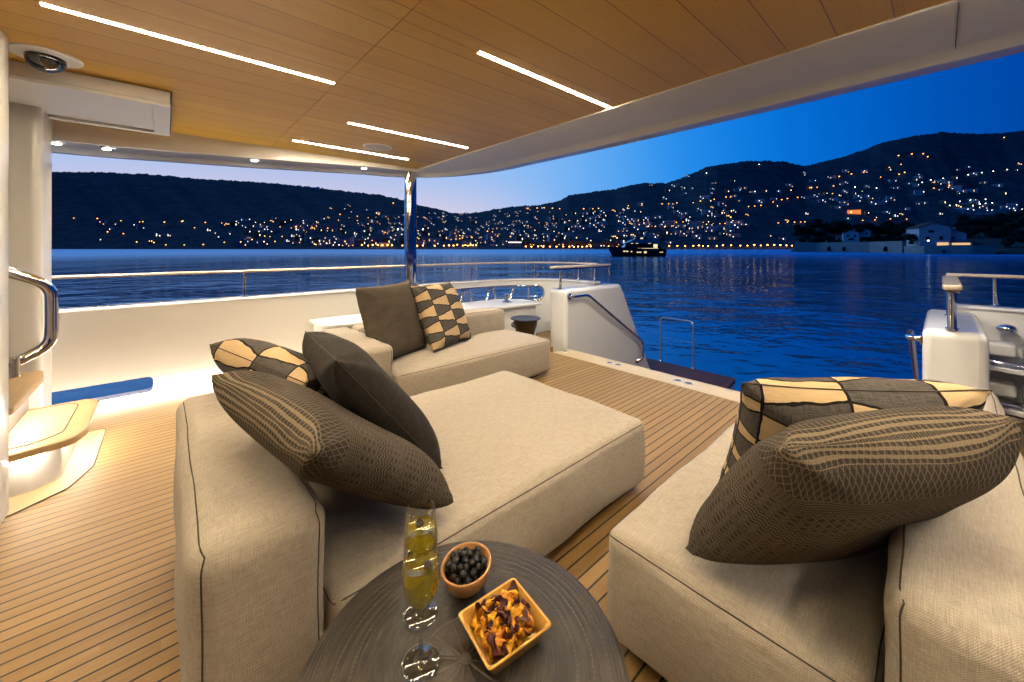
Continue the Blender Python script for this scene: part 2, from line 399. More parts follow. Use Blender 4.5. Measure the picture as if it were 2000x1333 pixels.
mx = t.n.new('ShaderNodeMixShader'); t.l.new(fr.outputs[0], mx.inputs[0]); t.l.new(df.outputs[0], mx.inputs[1]); t.l.new(gl.outputs[0], mx.inputs[2])
t.l.new(mx.outputs[0], t.n['Material Output'].inputs['Surface'])
g = G(); g.add([(-9000,-9000,WATER),(9000,-9000,WATER),(9000,9000,WATER),(-9000,9000,WATER)], [(0,1,2,3)])
struct('sea', g, SEA, smooth=0)

# ------------------------------------------------------------------ far hills (a terrain sheet, one column per bearing)
RIDGE = [(-1400,430),(-400,360),(0,338),(103,337),(200,338),(300,343),(400,352),(500,357),(600,366),(700,378),(740,382),(790,393),(815,402),(850,409),(880,417),(905,419),
         (940,415),(1000,405),(1050,403),(1090,395),(1110,384),(1150,377),(1200,372),(1230,363),(1260,359),(1300,360),(1340,346),(1380,328),(1420,321),(1450,317),(1500,316),
         (1530,317),(1550,322),(1575,326),(1600,319),(1650,307),(1700,290),(1720,281),(1760,272),(1800,265),(1840,260),(1900,263),(1960,262),(2000,257),(2300,262),(2900,300),(4200,420)]
ru = np.array([a for a, b in RIDGE], float); rv = np.array([b for a, b in RIDGE], float)
HT = np.random.default_rng(3).random(4099)
def hashn(x, seed):
    x = np.asarray(x, float); i = np.floor(x); f = x - i; f = f*f*(3-2*f)
    r = lambda k: HT[(k.astype(np.int64)*73+seed*1313) % 4099]
    return r(i)*(1-f)+r(i+1)*f-.5
def F0(u): return np.interp(u, [-1400,300,900,1500,2000,4200], [1500,1000,840,840,800,1200])
def F1(u): return np.interp(u, [-1400,300,900,1400,1700,2000,4200], [3000,2000,2500,1900,2200,2400,3200])
def vr(u): return np.interp(u, ru, rv)
def vshore(u): return HORIZ + (CAMH - WATER)/F0(u)*FPX
SN = 46
us = np.concatenate([np.linspace(-1400, 60, 120), np.linspace(60, 2040, 1500)[1:], np.linspace(2040, 4200, 150)[1:]])
g = G(); S = np.linspace(0, 1, SN)
def terr(u, s):
    f = F0(u)+(F1(u)-F0(u))*s
    v = vshore(u) + .4 + (vr(u)-vshore(u)-.4)*(1-(1-s)**1.25)
    v = v + (hashn(u/37+s*5, 3)*7+hashn(u/15+s*9, 4)*3)*s*(1-s)*3
    return f, v
rows = []
for s in S:
    f, v = terr(us, s)
    if s > .05: v = v - (np.abs(hashn(us/9+s*40, 5))*3.2 + np.abs(hashn(us/3.1+s*90, 6))*3.4)*(1 if s == 1 else .3)
    R = (us-1000)/FPX*f
    rows.append(np.stack([f*CA+R*SA, f*SA-R*CA, CAMH+f*(HORIZ-v)/FPX], 1))
f, _ = terr(us, 1.0); f2 = f*1.3; R = (us-1000)/FPX*f2
rows.append(np.stack([f2*CA+R*SA, f2*SA-R*CA, np.full(len(us), WATER-5)], 1))
n = len(us)
g.v = [tuple(q) for r in rows for q in r]
g.f = [(i*n+j, i*n+j+1, (i+1)*n+j+1, (i+1)*n+j) for i in range(len(rows)-1) for j in range(n-1)]; g.m = [0]*len(g.f)
HILL = mat('wooded_hillside', (.03,.05,.04), .95, spec=.05); t = nt(HILL); p = t.world()
k1 = t.ex('noise(x*.02,y*.02,z*.03,4,.65)', **p); k2 = t.ex('noise(x*.10,y*.10,z*.16,3,.6)', **p)
c = t.mix(t.ex('min(max((a-.5)*2+(b-.5)*2.2+.5,0),1)', a=k1, b=k2), (.026,.044,.052), (.078,.112,.118))
c = t.mix(t.ex('smooth(.60,.72,a)*.5', a=t.ex('noise(x*.011,y*.011,z*.03,3,.6)', **p)), c, (.16,.15,.14))
t.l.new(c, t.b.inputs['Base Color']); bump(t, k2, 3.)
struct('hills', g, HILL, smooth=180)

# ------------------------------------------------------------------ town on the hills: houses, lamps
PLAST = mat('pale_plaster', (.78,.74,.70), .85); PLAST2 = mat('ochre_plaster', (.40,.27,.15), .85); ROOFT = mat('clay_roof', (.13,.06,.04), .85)
WINW = mat('lit_window_warm', (.3,.3,.3), .5, emit=(1,.55,.20), es=4); WINC = mat('lit_window_white', (.3,.3,.3), .5, emit=(1,.86,.66), es=4.5)
WIND = mat('dark_window', (.02,.025,.03), .15)
LAMPW = mat('sodium_lamp_head', (.5,.5,.5), .5, emit=(1,.36,.055), es=6.5); LAMPC = mat('white_lamp_head', (.5,.5,.5), .5, emit=(.95,.95,.80), es=12)
LAMPB = mat('floodlight_head', (.5,.5,.5), .5, emit=(.85,1,.75), es=26); POST = mat('lamp_post_paint', (.06,.06,.06), .6)
def house_mesh(w, d, hgt, roof, win, wall, seed):
    r = random.Random(seed); g = G(); g.box(-w/2, w/2, -d/2, d/2, -4, hgt, 0)
    if roof == 'hip':
        e = .6; q = [(-w/2-e,-d/2-e,hgt),(w/2+e,-d/2-e,hgt),(w/2+e,d/2+e,hgt),(-w/2-e,d/2+e,hgt),(-w/2+d/2,0,hgt+d*.22),(w/2-d/2,0,hgt+d*.22)]
        g.add(q, [(0,1,5,4),(1,2,5),(2,3,4,5),(3,0,4),(0,3,2,1)], 1)
    elif roof == 'gable':
        e = .6; q = [(-w/2-e,-d/2-e,hgt),(w/2+e,-d/2-e,hgt),(w/2+e,d/2+e,hgt),(-w/2-e,d/2+e,hgt),(-w/2-e,0,hgt+d*.25),(w/2+e,0,hgt+d*.25)]
        g.add(q, [(0,1,5,4),(2,3,4,5),(1,2,5),(3,0,4),(0,3,2,1)], 1)
    else: g.box(-w/2-.3, w/2+.3, -d/2-.3, d/2+.3, hgt, hgt+.5, 0)
    fl = max(1, int(hgt/3.1)); nw = max(2, int(w/3.4))
    lit = set(r.sample(range(fl*nw), min(fl*nw, r.choice((1,1,2,2,3)))))
    for i in range(fl):
        for j in range(nw):
            cx = -w/2+(j+.5)*w/nw; cz = .6+i*3.1; ww = r.choice((.6,.75,1.1))
            g.box(cx-ww, cx+ww, -d/2-.12, -d/2+.2, cz, cz+1.9, 2 if i*nw+j in lit else 3)
    return mesh('far_house', g, [wall, ROOFT, win, WIND], 30)
HM = [house_mesh(13,10,7,'hip',WINC,PLAST,1), house_mesh(11,9,6,'gable',WINW,PLAST,2), house_mesh(17,11,9.5,'flat',WINC,PLAST,3), house_mesh(12,10,9.5,'hip',WINC,PLAST2,4),
      house_mesh(15,10,6.5,'hip',WINW,PLAST2,5), house_mesh(10,8,6.5,'gable',WINC,PLAST,6), house_mesh(20,12,13,'flat',WINW,PLAST,7), house_mesh(14,9,4,'flat',WINC,PLAST,8)]
SHORE = [house_mesh(26,12,13,'hip',WINW,PLAST2,21), house_mesh(22,12,10,'hip',WINW,PLAST2,22), house_mesh(30,12,12,'hip',WINC,PLAST2,23)]
def on_hill(u, v):
    lo, hi = 0., 1.
    for _ in range(24):
        m = (lo+hi)/2; f, vv = terr(np.array([u]), m)
        if vv[0] > v: lo = m
        else: hi = m
    f, vv = terr(np.array([u]), lo); return at(u, float(vv[0]), float(f[0])), float(f[0])
YAW = ANG - PI/2
def face(u): return YAW - math.atan((u-1000)/FPX)
def inst(name, me, loc, rz, sc, label, cat, group):
    o = bpy.data.objects.new(name, me); COL.objects.link(o); o.location = loc; o.rotation_euler = (0,0,rz); o.scale = (sc,)*3
    return tag(o, label, cat, group)
zones = [(180,440,432,482,16,1),(440,790,418,483,62,1),(640,790,398,440,18,0),(815,1000,412,483,50,0),(1000,1170,402,480,52,0),(1170,1330,395,478,38,0),(1330,1545,362,470,26,0),
         (1540,1780,335,432,24,0),(1760,2000,305,425,20,0)]
nh = 0
for (u0,u1,v0_,v1_,k,warm) in zones:
    for _ in range(k):
        u = random.uniform(u0,u1); v = v0_+(v1_-v0_)*random.random()**.8
        if v < vr(u)+5: continue
        loc, f = on_hill(u, v); nh += 1
        i = random.randrange(8)
        inst('hillside_house', HM[i], loc, face(u)+random.uniform(-.6,.6), random.uniform(.85,1.4), 'small pale house with lit windows among others on the far town hillside', 'house', 'houses on the far hillside')
for i, u in enumerate([1028,1046,1066,1084,1104,1122,1142,1157,1184,1200]):
    loc, f = on_hill(u, 481.5); inst('waterfront_house', SHORE[i % 3], loc, face(u)+random.uniform(-.1,.1), random.uniform(.8,.95), 'ochre waterfront building in the row glowing under the orange quay lamps', 'building', 'waterfront buildings')
TB = [house_mesh(24,12,12,'flat',WINC,PLAST,61), house_mesh(30,12,9,'flat',WINW,PLAST,62), house_mesh(18,12,15,'flat',WINC,PLAST2,63), house_mesh(34,13,12,'hip',WINC,PLAST,64)]
for (u0,u1,v0_,v1_,k) in [(450,790,436,482,54),(815,1160,418,478,104),(1165,1440,410,474,62),(1250,1540,345,400,14),(1560,1990,330,420,44)]:
    for _ in range(k):
        u = random.uniform(u0,u1); v = random.uniform(v0_,v1_)
        loc, f = on_hill(u, v); inst('town_block', random.choice(TB), loc, face(u)+random.uniform(-.4,.4), random.uniform(.7,1.05), 'larger pale block of flats between the small houses on the far town hillside', 'building', 'blocks of flats on the far hillside')
# larger buildings on the right hillside
def slab_block(w, d, floors, name):
    g = G(); g.box(-w/2, w/2, -d/2, d/2, -4, floors*3.1, 0)
    for i in range(floors):
        z = i*3.1+.9
        g.box(-w/2+.6, w/2-.6, -d/2-.05, -d/2+.3, z, z+1.6, 3); g.box(-w/2, w/2, -d/2-1.2, -d/2, z-1.0, z-.1, 0)
        for j in range(random.choice((1,2))):
            x = random.uniform(-w/2+2, w/2-3); g.box(x, x+1.8, -d/2-.12, -d/2+.2, z, z+1.6, 2)
    return mesh(name, g, [PLAST, ROOFT, WINC, WIND], 30)
for (u, v, w, fl, lb) in [(1893,418,95,4,'long white apartment block with balcony bands left of the other on the right hillside'),(1975,417,90,4,'long white apartment block with balcony bands at the right end of the hillside')]:
    loc, f = on_hill(u, v); inst('apartment_block', slab_block(w, 14, fl, 'apartment_block'), loc, face(u)+.12, 1., lb, 'building', None)
for (u, v, me, sc, lb) in [(1422,378,3,1.5,'wide pale villa with several lights high on the bare hillside'),(1440,375,2,1.2,'pale flat villa right of the wide villa high on the hillside'),
                           (1378,418,2,1.4,'stepped pale building halfway up the slope above the road lamps'),(1337,428,6,1.0,'tall pale building just above the middle row of road lamps'),
                           (1795,380,2,1.5,'pale hall under the greenish floodlight on the right hillside')]:
    loc, f = on_hill(u, v); inst('hillside_villa', HM[me], loc, face(u)+.2, sc, lb, 'house', None)
OR = mat('facade_floodlight_glow', (.5,.2,.08), .8, emit=(1,.28,.06), es=.9)  # orange floodlight on the walls put in as their own glow
loc, f = on_hill(1668, 418); inst('floodlit_house', mesh('floodlit_house', (lambda g: g.box(-14,14,-6,6,-4,11,0).box(-14.6,14.6,-6.6,6.6,11,11.8,1).box(-9,-6,-6.2,-5.9,3,6,2))(G()), [OR,ROOFT,WINW], 30), loc, face(1668)+.2, 1.1, 'house with orange floodlight put in as wall glow on the dark right slope', 'house', None)
loc, f = on_hill(613, 371); inst('hilltop_fort', mesh('hilltop_fort', (lambda g: g.box(-26,26,-8,8,-10,7,0).box(-29,-22,-9,9,-10,10,0).box(22,29,-9,9,-10,9.5,0))(G()), PLAST, 30), (loc[0],loc[1],loc[2]+6), YAW, 1., 'pale fort on the ridge of the left hill', 'fort', None)
loc, f = on_hill(1010, 481); inst('glass_terminal', mesh('glass_terminal', (lambda g: g.box(-22,22,-6,6,-3,12,0).box(-21,21,-6.2,-5.9,8.2,9.6,1).box(-21,21,-6.2,-5.9,4,5,2))(G()), [PLAST,WINC,WIND], 30), loc, YAW, 1., 'blue white lit flat building left of the ochre waterfront row', 'building', None)
def lamp_mesh(hgt, r, head):
    g = G(); g.tube([(0,0,-3),(0,0,hgt)], .14, 6, mi=0); g.ball((0,0,hgt+r*.6), r, 8, 6, mi=1, sc=(1.25,1.25,.8)); return mesh('street_lamp', g, [POST, head], 180)
LAMPQ = mat('quay_lamp_head', (.5,.5,.5), .5, emit=(1,.36,.055), es=24)
LM = {'q': lamp_mesh(6,1.5,LAMPQ), 'w': lamp_mesh(7,1.45,LAMPW), 'c': lamp_mesh(6,1.15,LAMPC), 'f': lamp_mesh(12,1.7,LAMPB)}
warm = {'left shore road': [(144,425),(190,427),(236,430),(279,432),(321,434),(357,432),(401,434),(441,436),(380,444),(241,456),(324,478),(360,478),(397,478),(438,473),(210,453),(267,473)],
 'left town': [(547,442),(578,443),(610,445),(640,446),(666,447),(514,441),(517,461),(527,461),(551,461),(537,472),(585,473),(603,462),(614,477),(617,478),(640,474),(664,418),(661,429),(698,422),(698,430),(740,418),(737,432),(768,397),(752,454),(679,472),(669,479),(689,479)],
 'quay': [(707,478),(719,479),(728,479),(738,479),(747,479),(757,479),(766,479),(786,479),(815,480),(826,480),(849,480),(867,480),(877,480),(886,480),(893,478),(904,479),(909,479),(914,479),(919,479),(924,479),(930,479),(1027,483),(1038,483),(1051,483),(1061,483),(1074,483),(1087,483),(1100,483),(1112,483),(1121,483),(1129,483),(1137,483),(1146,483),(1154,483),(1189,482),(1196,482),(1205,482)],
 'middle town': [(952,452),(962,452),(972,461),(997,462),(936,464),(922,464),(898,466),(903,465),(898,460),(1079,466),(1063,406),(1079,407),(1093,407),(1049,406),(1031,405),(1140,408),(1158,407),(1169,407),(1127,430),(1112,430)],
 'upper road': [(1227,401),(1254,400),(1293,398),(1306,397),(1322,396),(1354,395),(1368,393),(1381,391),(1395,389),(1418,385),(1427,384),(1510,394),(1538,388),(1462,403),(1474,402),(1486,401)],
 'middle road': [(1252,443),(1264,442),(1280,442),(1298,443),(1312,441),(1325,441),(1337,441),(1350,441),(1365,440),(1372,439),(1380,438),(1393,437),(1406,436),(1416,436),(1437,436),(1459,435),(1520,435),(1538,434),(1321,434),(1334,433),(1552,434),(1564,433),(1572,433)],
 'right shore road': [(1285,482),(1307,480),(1323,480),(1338,480),(1354,480),(1365,480),(1373,480),(1383,480),(1400,480),(1412,479),(1428,479),(1446,479),(1460,479),(1473,479),(1486,479),(1499,479),(1512,479),(1524,479),(1536,479),(1547,479)],
 'right hillside': [(1527,390),(1545,372),(1558,385),(1580,382),(1582,366),(1596,365),(1600,379),(1626,377),(1628,363),(1639,345),(1663,340),(1687,336),(1720,345),(1697,361),(1755,304),(1737,326),(1685,430),(1709,429),(1739,427),(1781,301),(1803,300),(1812,306),(1760,320),(1756,340),(1767,337),(1785,360),(1824,367),(1854,363),(1867,362),(1875,361),(1961,268),(1771,427)]}
for k, L in warm.items():
    for (u, v) in L:
        v2 = max(v, vr(u)+3)
        loc, f = on_hill(u, min(v2+5, 486.6)); inst('street_lamp', LM['q' if k in ('quay','right shore road') else 'w'], loc, 0, random.uniform(.8,1.15)*f/1300*(1.15 if k in ('quay','right shore road') else .95), f'glowing orange street lamp along the {k} across the bay', 'street lamp', f'orange lamps of the {k}')
white = [(1801,356),(1818,351),(1842,348),(1865,345),(1891,341),(1918,337),(1940,334),(1967,331),(1855,401),(1868,400),(1902,398),(1914,398),(1925,397),(1938,396),(1875,393),(1895,391),(1908,390),(1925,389),(1465,372),(1475,374),(1380,338),(1483,321),(1670,365),(1712,367)]
for (u, v) in white:
    loc, f = on_hill(u, max(v, vr(u)+3)+4); inst('street_lamp', LM['c'], loc, 0, f/1500, 'cool white street lamp on the upper right hillside', 'street lamp', 'white lamps on the right hillside')
for (u, v, lb) in [(777,448,'bright white floodlight just left of the chrome post across the bay'),(826,448,'bright greenish floodlight just right of the chrome post across the bay'),(1795,372,'greenish floodlight over the hall on the right hillside')]:
    loc, f = on_hill(u, v+7); inst('floodlight_mast', LM['f'], loc, 0, f/1500, lb, 'floodlight', None)

# ------------------------------------------------------------------ near headland on the right
HU = np.array([1545,1600,1700,1765,1800,1900,2000,2300,2800]); HV = np.array([492.3,492.6,493.6,495,496.2,497,497.5,498,497.])
def hF(u): return (CAMH-WATER)*FPX/(np.interp(u, HU, HV)-HORIZ)
g = G(); uu = np.linspace(1545, 2800, 120); prof = [(0,-.4),(.02,1.0),(.25,3.5),(.6,10),(1,16),(1.5,6),(1.9,-3)]
rows = []
for s, z in prof:
    f = hF(uu)*(1+s*.55); R = (uu-1000)/FPX*hF(uu)*(1+s*.55); e = np.clip((uu-1545)/90, 0, 1)
    rows.append(np.stack([f*CA+R*SA, f*SA-R*CA, WATER+z*(e if z > 1 else 1+0*e)], 1))
n = len(uu); g.v = [tuple(q) for r in rows for q in r]
g.f = [(i*n+j, i*n+j+1, (i+1)*n+j+1, (i+1)*n+j) for i in range(len(rows)-1) for j in range(n-1)]; g.m = [0]*len(g.f)
struct('headland', g, mat('headland_ground', (.045,.05,.035), .95), smooth=180)
BARK = mat('bark', (.05,.035,.025), .9); LEAF = mat('dark_foliage', (.022,.036,.022), .85)
def crown_mesh(seed, rx, rz, flat):
    r = np.random.default_rng(seed); g = G(); lobes = [(r.uniform(-.6,.6)*rx, r.uniform(-.6,.6)*rx, r.uniform(.2,.9)*rz) for _ in range(11)]
    for (cx, cy, cz) in lobes:
        rr = r.uniform(.35,.55)*rx
        for _ in range(110):
            d = r.normal(size=3); d /= np.linalg.norm(d); q = np.array([cx,cy,cz*(flat)+rz*.5])+d*rr*r.uniform(.6,1.05)*np.array([1,1,.75])
            a = r.normal(size=3); a /= np.linalg.norm(a); b = np.cross(a, r.normal(size=3)); b /= np.linalg.norm(b); sz = r.uniform(.28,.6)
            g.add([q-a*sz, q+b*sz*.7, q+a*sz, q-b*sz*.7], [(0,1,2,3)])
    return mesh('crown', g, LEAF, 0)
def trunk_mesh(h):
    g = G(); g.tube([(0,0,-2),(.15,.05,h*.5),(.05,-.1,h)], lambda q: .45-.25*q, 8)
    for a in range(5): g.tube([(0.1,0,h*.55),(math.cos(a*1.3)*1.2,math.sin(a*1.3)*1.2,h*.95)], lambda q: .16-.1*q, 6)
    return mesh('trunk', g, BARK, 60)
TV = [(crown_mesh(1,4.6,6,1.0), trunk_mesh(6)), (crown_mesh(2,5.6,4.5,.7), trunk_mesh(6)), (crown_mesh(3,3.8,8,1.1), trunk_mesh(6))]
tops = [(1560,455,330),(1580,447,330),(1602,441,335),(1625,446,330),(1648,442,330),(1675,447,320),(1690,450,300),(1712,446,310),(1735,443,300),(1757,449,290),(1775,440,280),(1568,470,322),(1606,465,312),(1628,468,305),(1702,470,285),(1745,470,265),(1725,460,290),
        (1872,438,270),(1890,432,275),(1908,430,280),(1928,434,270),(1945,429,275),(1962,427,280),(1980,423,280),(1998,420,285),(1885,452,235),(1905,445,235),(1925,448,235),(1950,442,235),(1975,440,235),(1995,436,235),(2015,420,250),(1965,470,195),(1985,466,195),(2005,462,195),(1782,462,225)]
rt = random.Random(5)
for k in range(24): tops.append((1562+k*9.6, 437+rt.uniform(0,16), 318-k*1.0+rt.uniform(-8,8)))
for k in range(14): tops.append((1575+k*15, 463+rt.uniform(0,8), 312-k*3+rt.uniform(-4,4)))
for k in range(16): tops.append((1874+k*9.5, 444+rt.uniform(0,26), 235+rt.uniform(-12,14)))
for i, (u, v, F) in enumerate(tops):
    top = at(u, v, F); me = TV[i % 3]; k = 11.5 if i % 3 < 2 else 15.
    hg = random.uniform(.85,1.15); sc = max(.75, min(1.9, (top[2]-WATER-6)/k))*hg
    base = (top[0], top[1], top[2]-k*sc)
    o = bpy.data.objects.new('shore_tree', None); COL.objects.link(o); o.location = base; o.rotation_euler = (0,0,random.uniform(0,6)); o.scale = (sc,)*3; o.empty_display_size = .5
    tag(o, 'dark leafy tree among the shadowed trees on the near shore at right', 'tree', 'dark trees on the near headland')
    c = bpy.data.objects.new('crown', me[0]); COL.objects.link(c); c.parent = o; c.location = (0,0,5)
    c = bpy.data.objects.new('trunk', me[1]); COL.objects.link(c); c.parent = o
STONE = mat('pale_sea_wall', (.30,.27,.23), .85); t = nt(STONE); p = t.world()
t.l.new(t.mix(t.ex('noise(x*.3,y*.3,z*.8,4,.65)', **p), (.22,.21,.20), (.62,.58,.52)), t.b.inputs['Base Color'])
DARK = mat('arch_shadow', (.02,.02,.02), .9)  # dark panels paint in the shade inside the sea wall arches
def sea_wall(label, u0, u1, ztop, arches):
    g = G(); L = np.linspace(u0, u1, 24); rings = []
    for u in L:
        f = float(hF(u))*1.004; a = at(u, HORIZ, f); b = at(u, HORIZ, f+2.); zt = ztop(u)
        rings.append([(a[0],a[1],WATER-.5),(a[0],a[1],zt),(b[0],b[1],zt),(b[0],b[1],WATER-.5)])
    g.loft(rings, True, True); o = obj('sea_wall', g, STONE, label=label, cat='wall', smooth=30)
    for (u, w, hh) in arches:
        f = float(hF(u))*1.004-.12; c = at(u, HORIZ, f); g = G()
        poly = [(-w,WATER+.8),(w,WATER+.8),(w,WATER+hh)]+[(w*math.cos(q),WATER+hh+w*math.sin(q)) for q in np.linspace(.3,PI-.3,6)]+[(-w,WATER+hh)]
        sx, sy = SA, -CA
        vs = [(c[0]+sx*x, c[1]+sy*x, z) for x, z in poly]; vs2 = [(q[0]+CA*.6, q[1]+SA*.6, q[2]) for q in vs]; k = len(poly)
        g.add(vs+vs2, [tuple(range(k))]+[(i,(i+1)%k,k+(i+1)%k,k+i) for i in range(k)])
        obj('arch_shade', g, DARK, parent=o, smooth=0)
    return o
sea_wall('tall pale sea wall with dark arches on the near shore', 1552, 1762, lambda u: 5.4 if u > 1585 else 5.4+(1585-u)*.03, [(1621,1.5,2.6),(1650,1.4,2.4),(1732,1.6,2.4)])
sea_wall('low pale sea wall in front of the white gabled villa', 1766, 1945, lambda u: 2.4, [(1845,.9,1.0)])
VPL = mat('villa_plaster', (.82,.82,.80), .8)
VWIN = mat('villa_window', (.3,.3,.3), .5, emit=(1,.62,.28), es=.9)
def villa(name, label, u, F, w, d, hgt, gable, ry, wins):
    base = at(u, HORIZ, F); T_ = thing(name, label, 'house', (base[0], base[1], WATER+3)); T_.rotation_euler = (0,0,face(u)+ry)
    def ch(nm, g, m, par=T_):
        o = bpy.data.objects.new(nm, mesh(nm, g, m, 30)); COL.objects.link(o); o.parent = par; return o
    g = G(); 
    if gable: g.prism([(-w/2,-4),(w/2,-4),(w/2,hgt),(0,hgt+w*.22),(-w/2,hgt)], -d/2, d/2, 'xz')
    else: g.box(-w/2,w/2,-d/2,d/2,-4,hgt)
    ch('wall', g, VPL)
    g = G(); e = .5
    if gable:
        for sgn in (-1,1): g.prism([(0,hgt+w*.22+.02),(sgn*(w/2+e),hgt-e*.44+.02),(sgn*(w/2+e),hgt-e*.44+.35),(0,hgt+w*.22+.38)], -d/2-e, d/2+e, 'xz')
    else: g.box(-w/2-e,w/2+e,-d/2-e,d/2+e,hgt,hgt+.5)
    r = ch('roof', g, ROOFT)
    if gable: ch('chimney', G().box(w*.2,w*.2+.9,d*.1,d*.1+.9,hgt,hgt+w*.22+.8), PLAST, r)
    for (x, z, ww, hh, lit) in wins: ch('window', G().box(x-ww/2,x+ww/2,-d/2-.12,-d/2+.1,z,z+hh), VWIN if lit else WIND)
    return T_
villa('gabled_villa','white gabled villa with a warm lit ground floor window on the near shore',1812,225,13,16,11.5,True,.35,[(-1.5,8.6,2,1.4,0),(-3,4.6,1.4,1.8,0),(2.5,4.6,1.4,1.8,0),(3.2,1.0,4.6,2.0,1)])
villa('villa_wing','pale tiled wing with small windows right of the white gabled villa',1848,222,14,9,8,True,.1,[(-3,4.6,1.2,1.6,0),(2,4.6,1.2,1.6,0),(-3,.8,1.2,1.8,0)])
villa('beach_pavilion','low pavilion glowing yellow inside beside the villa',1877,214,8,6,3.2,False,0,[(0,.3,6.5,2.4,1)])
villa('small_white_house','small white house above the arched sea wall',1661,290,9,8,6.2,True,.1,[(-2,3.2,1.2,1.5,0),(2,3.2,1.2,1.5,0),(0,.6,3,1.6,0)]).location.z += 5
villa('boat_house','small pale cottage half hidden by trees above the sea wall',1688,300,8,7,4.5,True,-.2,[(-2,1.2,1.2,1.5,0),(2,1.2,1.2,1.5,0)]).location.z += 9
for (u, v, F, lb) in [(1853,484,196,'cool white lamp at the water below the villa'),(1936,481,190,'cool white lamp on the low wall right of the pavilion'),(1813,470,205,'small warm garden lamp before the villa')]:
    c = at(u, v, F); inst('garden_lamp', LM['c'], (c[0],c[1],c[2]-2), 0, .28, lb, 'lamp', None)

# ------------------------------------------------------------------ anchored motor yacht
YF = (CAMH-WATER)*FPX/(501.-HORIZ)
yb = at(1243, HORIZ, YF); Yt = thing('motor_yacht', 'black hulled motor yacht anchored in the bay with lit cabin windows', 'boat', (yb[0], yb[1], WATER)); Yt.rotation_euler = (0,0,YAW)
def ych(nm, g, m, par=None, sm=35):
    o = bpy.data.objects.new(nm, mesh(nm, g, m, sm)); COL.objects.link(o); o.parent = par or Yt; return o
NAVY = mat('black_hull_paint', (.006,.006,.008), .2, coat=.6); YW = mat('yacht_white', (.55,.55,.55), .35, coat=.5); YL = mat('cabin_light', (.5,.5,.5), .5, emit=(1,.78,.42), es=1.1)
hl = 9.6
def hull_ring(x):
    q = (x+hl)/(2*hl); b = 2.35*min(1, (q*3.2)**.6) if q < .5 else 2.35*(1-.08*(q-.5)); top = 2.55+1.0*(1-q)**2
    xb = x if q > .35 else x+(.35-q)*4.6*(0)
    return [(x+(1.4*(1-q)**3), 0-b*.55, -.4), (x, -b, top*.62), (x-(1-q)**4*.2, -b, top), (x-(1-q)**4*.2, b, top), (x, b, top*.62), (x+(1.4*(1-q)**3), b*.55, -.4)]
g = G(); g.loft([hull_ring(-hl+2*hl*(k/18)**1.25+.001) for k in range(19)], True, True); ych('hull', g, NAVY)
g = G(); g.prism([(-5.4,2.6),(7.8,2.6),(7.8,3.0),(6.4,4.55),(-3.2,4.55)], -1.95, 1.95, 'xz'); ych('main_cabin', g, DARKGLASS)
g = G(); g.prism([(-4.6,4.5),(8.0,4.5),(8.0,4.8),(5.5,5.9),(-1.2,5.9),(-2.6,5.2)], -2.0, 2.0, 'xz'); ych('upper_deck', g, YW)
g = G(); g.prism([(-1.0,5.85),(3.4,5.85),(3.0,6.75),(.2,6.75)], -1.5, 1.5, 'xz'); ych('wheelhouse', g, DARKGLASS)
g = G(); g.prism([(-1.6,6.7),(5.0,6.7),(5.0,6.95),(-1.0,6.95)], -1.7, 1.7, 'xz'); ych('hardtop', g, YW)
g = G(); g.prism([(2.6,6.9),(4.4,6.9),(4.0,8.6),(3.4,8.6)], -.5, .5, 'xz'); g.box(2.7,4.5,-.9,.9,7.9,8.05); g.tube([(3.7,0,8.6),(3.7,0,10.2)], .05, 6); ych('mast', g, YW)
for (x0, x1, z0, z1) in [(-5.2,-4.5,1.55,1.95),(-4.2,-3.6,1.55,1.95),(-2.7,-2.2,1.5,1.8),(-.6,.1,1.25,1.6),(.3,.9,1.25,1.6),(1.9,2.7,1.1,1.75),(7.3,7.7,1.3,1.55),(7.9,8.3,1.3,1.55)]: ych('porthole', G().box(x0,x1,-2.46,-2.2,z0,z1), YL)
for (x0, x1, z0) in [(-4.0,.6,2.7),(.9,6.8,2.68)]: ych('deck_light_strip', G().box(x0,x1,-2.06,-1.9,z0,z0+.14), YL)
ych('deck_light_strip', G().box(5.2,6.6,-1.99,-1.9,2.95,4.2), YL); ych('window', G().box(.9,1.8,-1.56,-1.4,6.0,6.45), YL)
for x in (-2.6,-.9,3.4): ych('deck_light', G().box(x,x+.9,-2.04,-1.9,4.38,4.52), YL)

# ================================================================== OWN YACHT: deck and hull
g = G(); g.box(-4,3.72,-1.35,4.77,-.12,0); g.box(3.72,4.76,3.56,4.3,-.12,-.0006); g.box(3.72,5.2,-1.35,-.14,-.12,-.0006); 
struct('deck', g, TEAK, smooth=0)
g = G(); g.box(3.72,4.0,.06,3.36,-.12,.003); struct('deck_margin_board', g, MARGIN, smooth=0, bevel=.004)
inl = fillet([(-.62,3.1),(-.40,3.28),(-.33,3.5),(-.33,4.18),(-1.2,4.18),(-1.2,2.8),(-.75,2.85)], [.05,.08,.1,.04,0,0,.1], 5)
g = G(); g.prism(inl, -.05, .003, 'xy'); struct('deck_inlay_border', g, mat('inlay_teak', (.44,.31,.17), .55), smooth=0)
inl2 = fillet([(-.35,3.5),(-.35,4.165),(-1.1,4.165),(-1.1,3.5)], .03, 4); 
g = G(); L = [(x,y,.004) for x,y in fillet([(-.64,3.09),(-.41,3.27),(-.335,3.5),(-.335,4.175),(-.9,4.175)], [0,.08,.1,.04,0], 6)]; g.tube(L, .0035, 4); struct('deck_caulk_line', g, RUBBER)
HULLW = mat('hull_paint', (.70,.69,.66), .3, coat=.5)
g = G(); g.box(-4,3.98,-1.5,4.92,WATER-.5,-.125); obj('stern_hull', g, HULLW, label='white hull side of the yacht below the teak deck', cat='hull', smooth=0, bevel=.03)
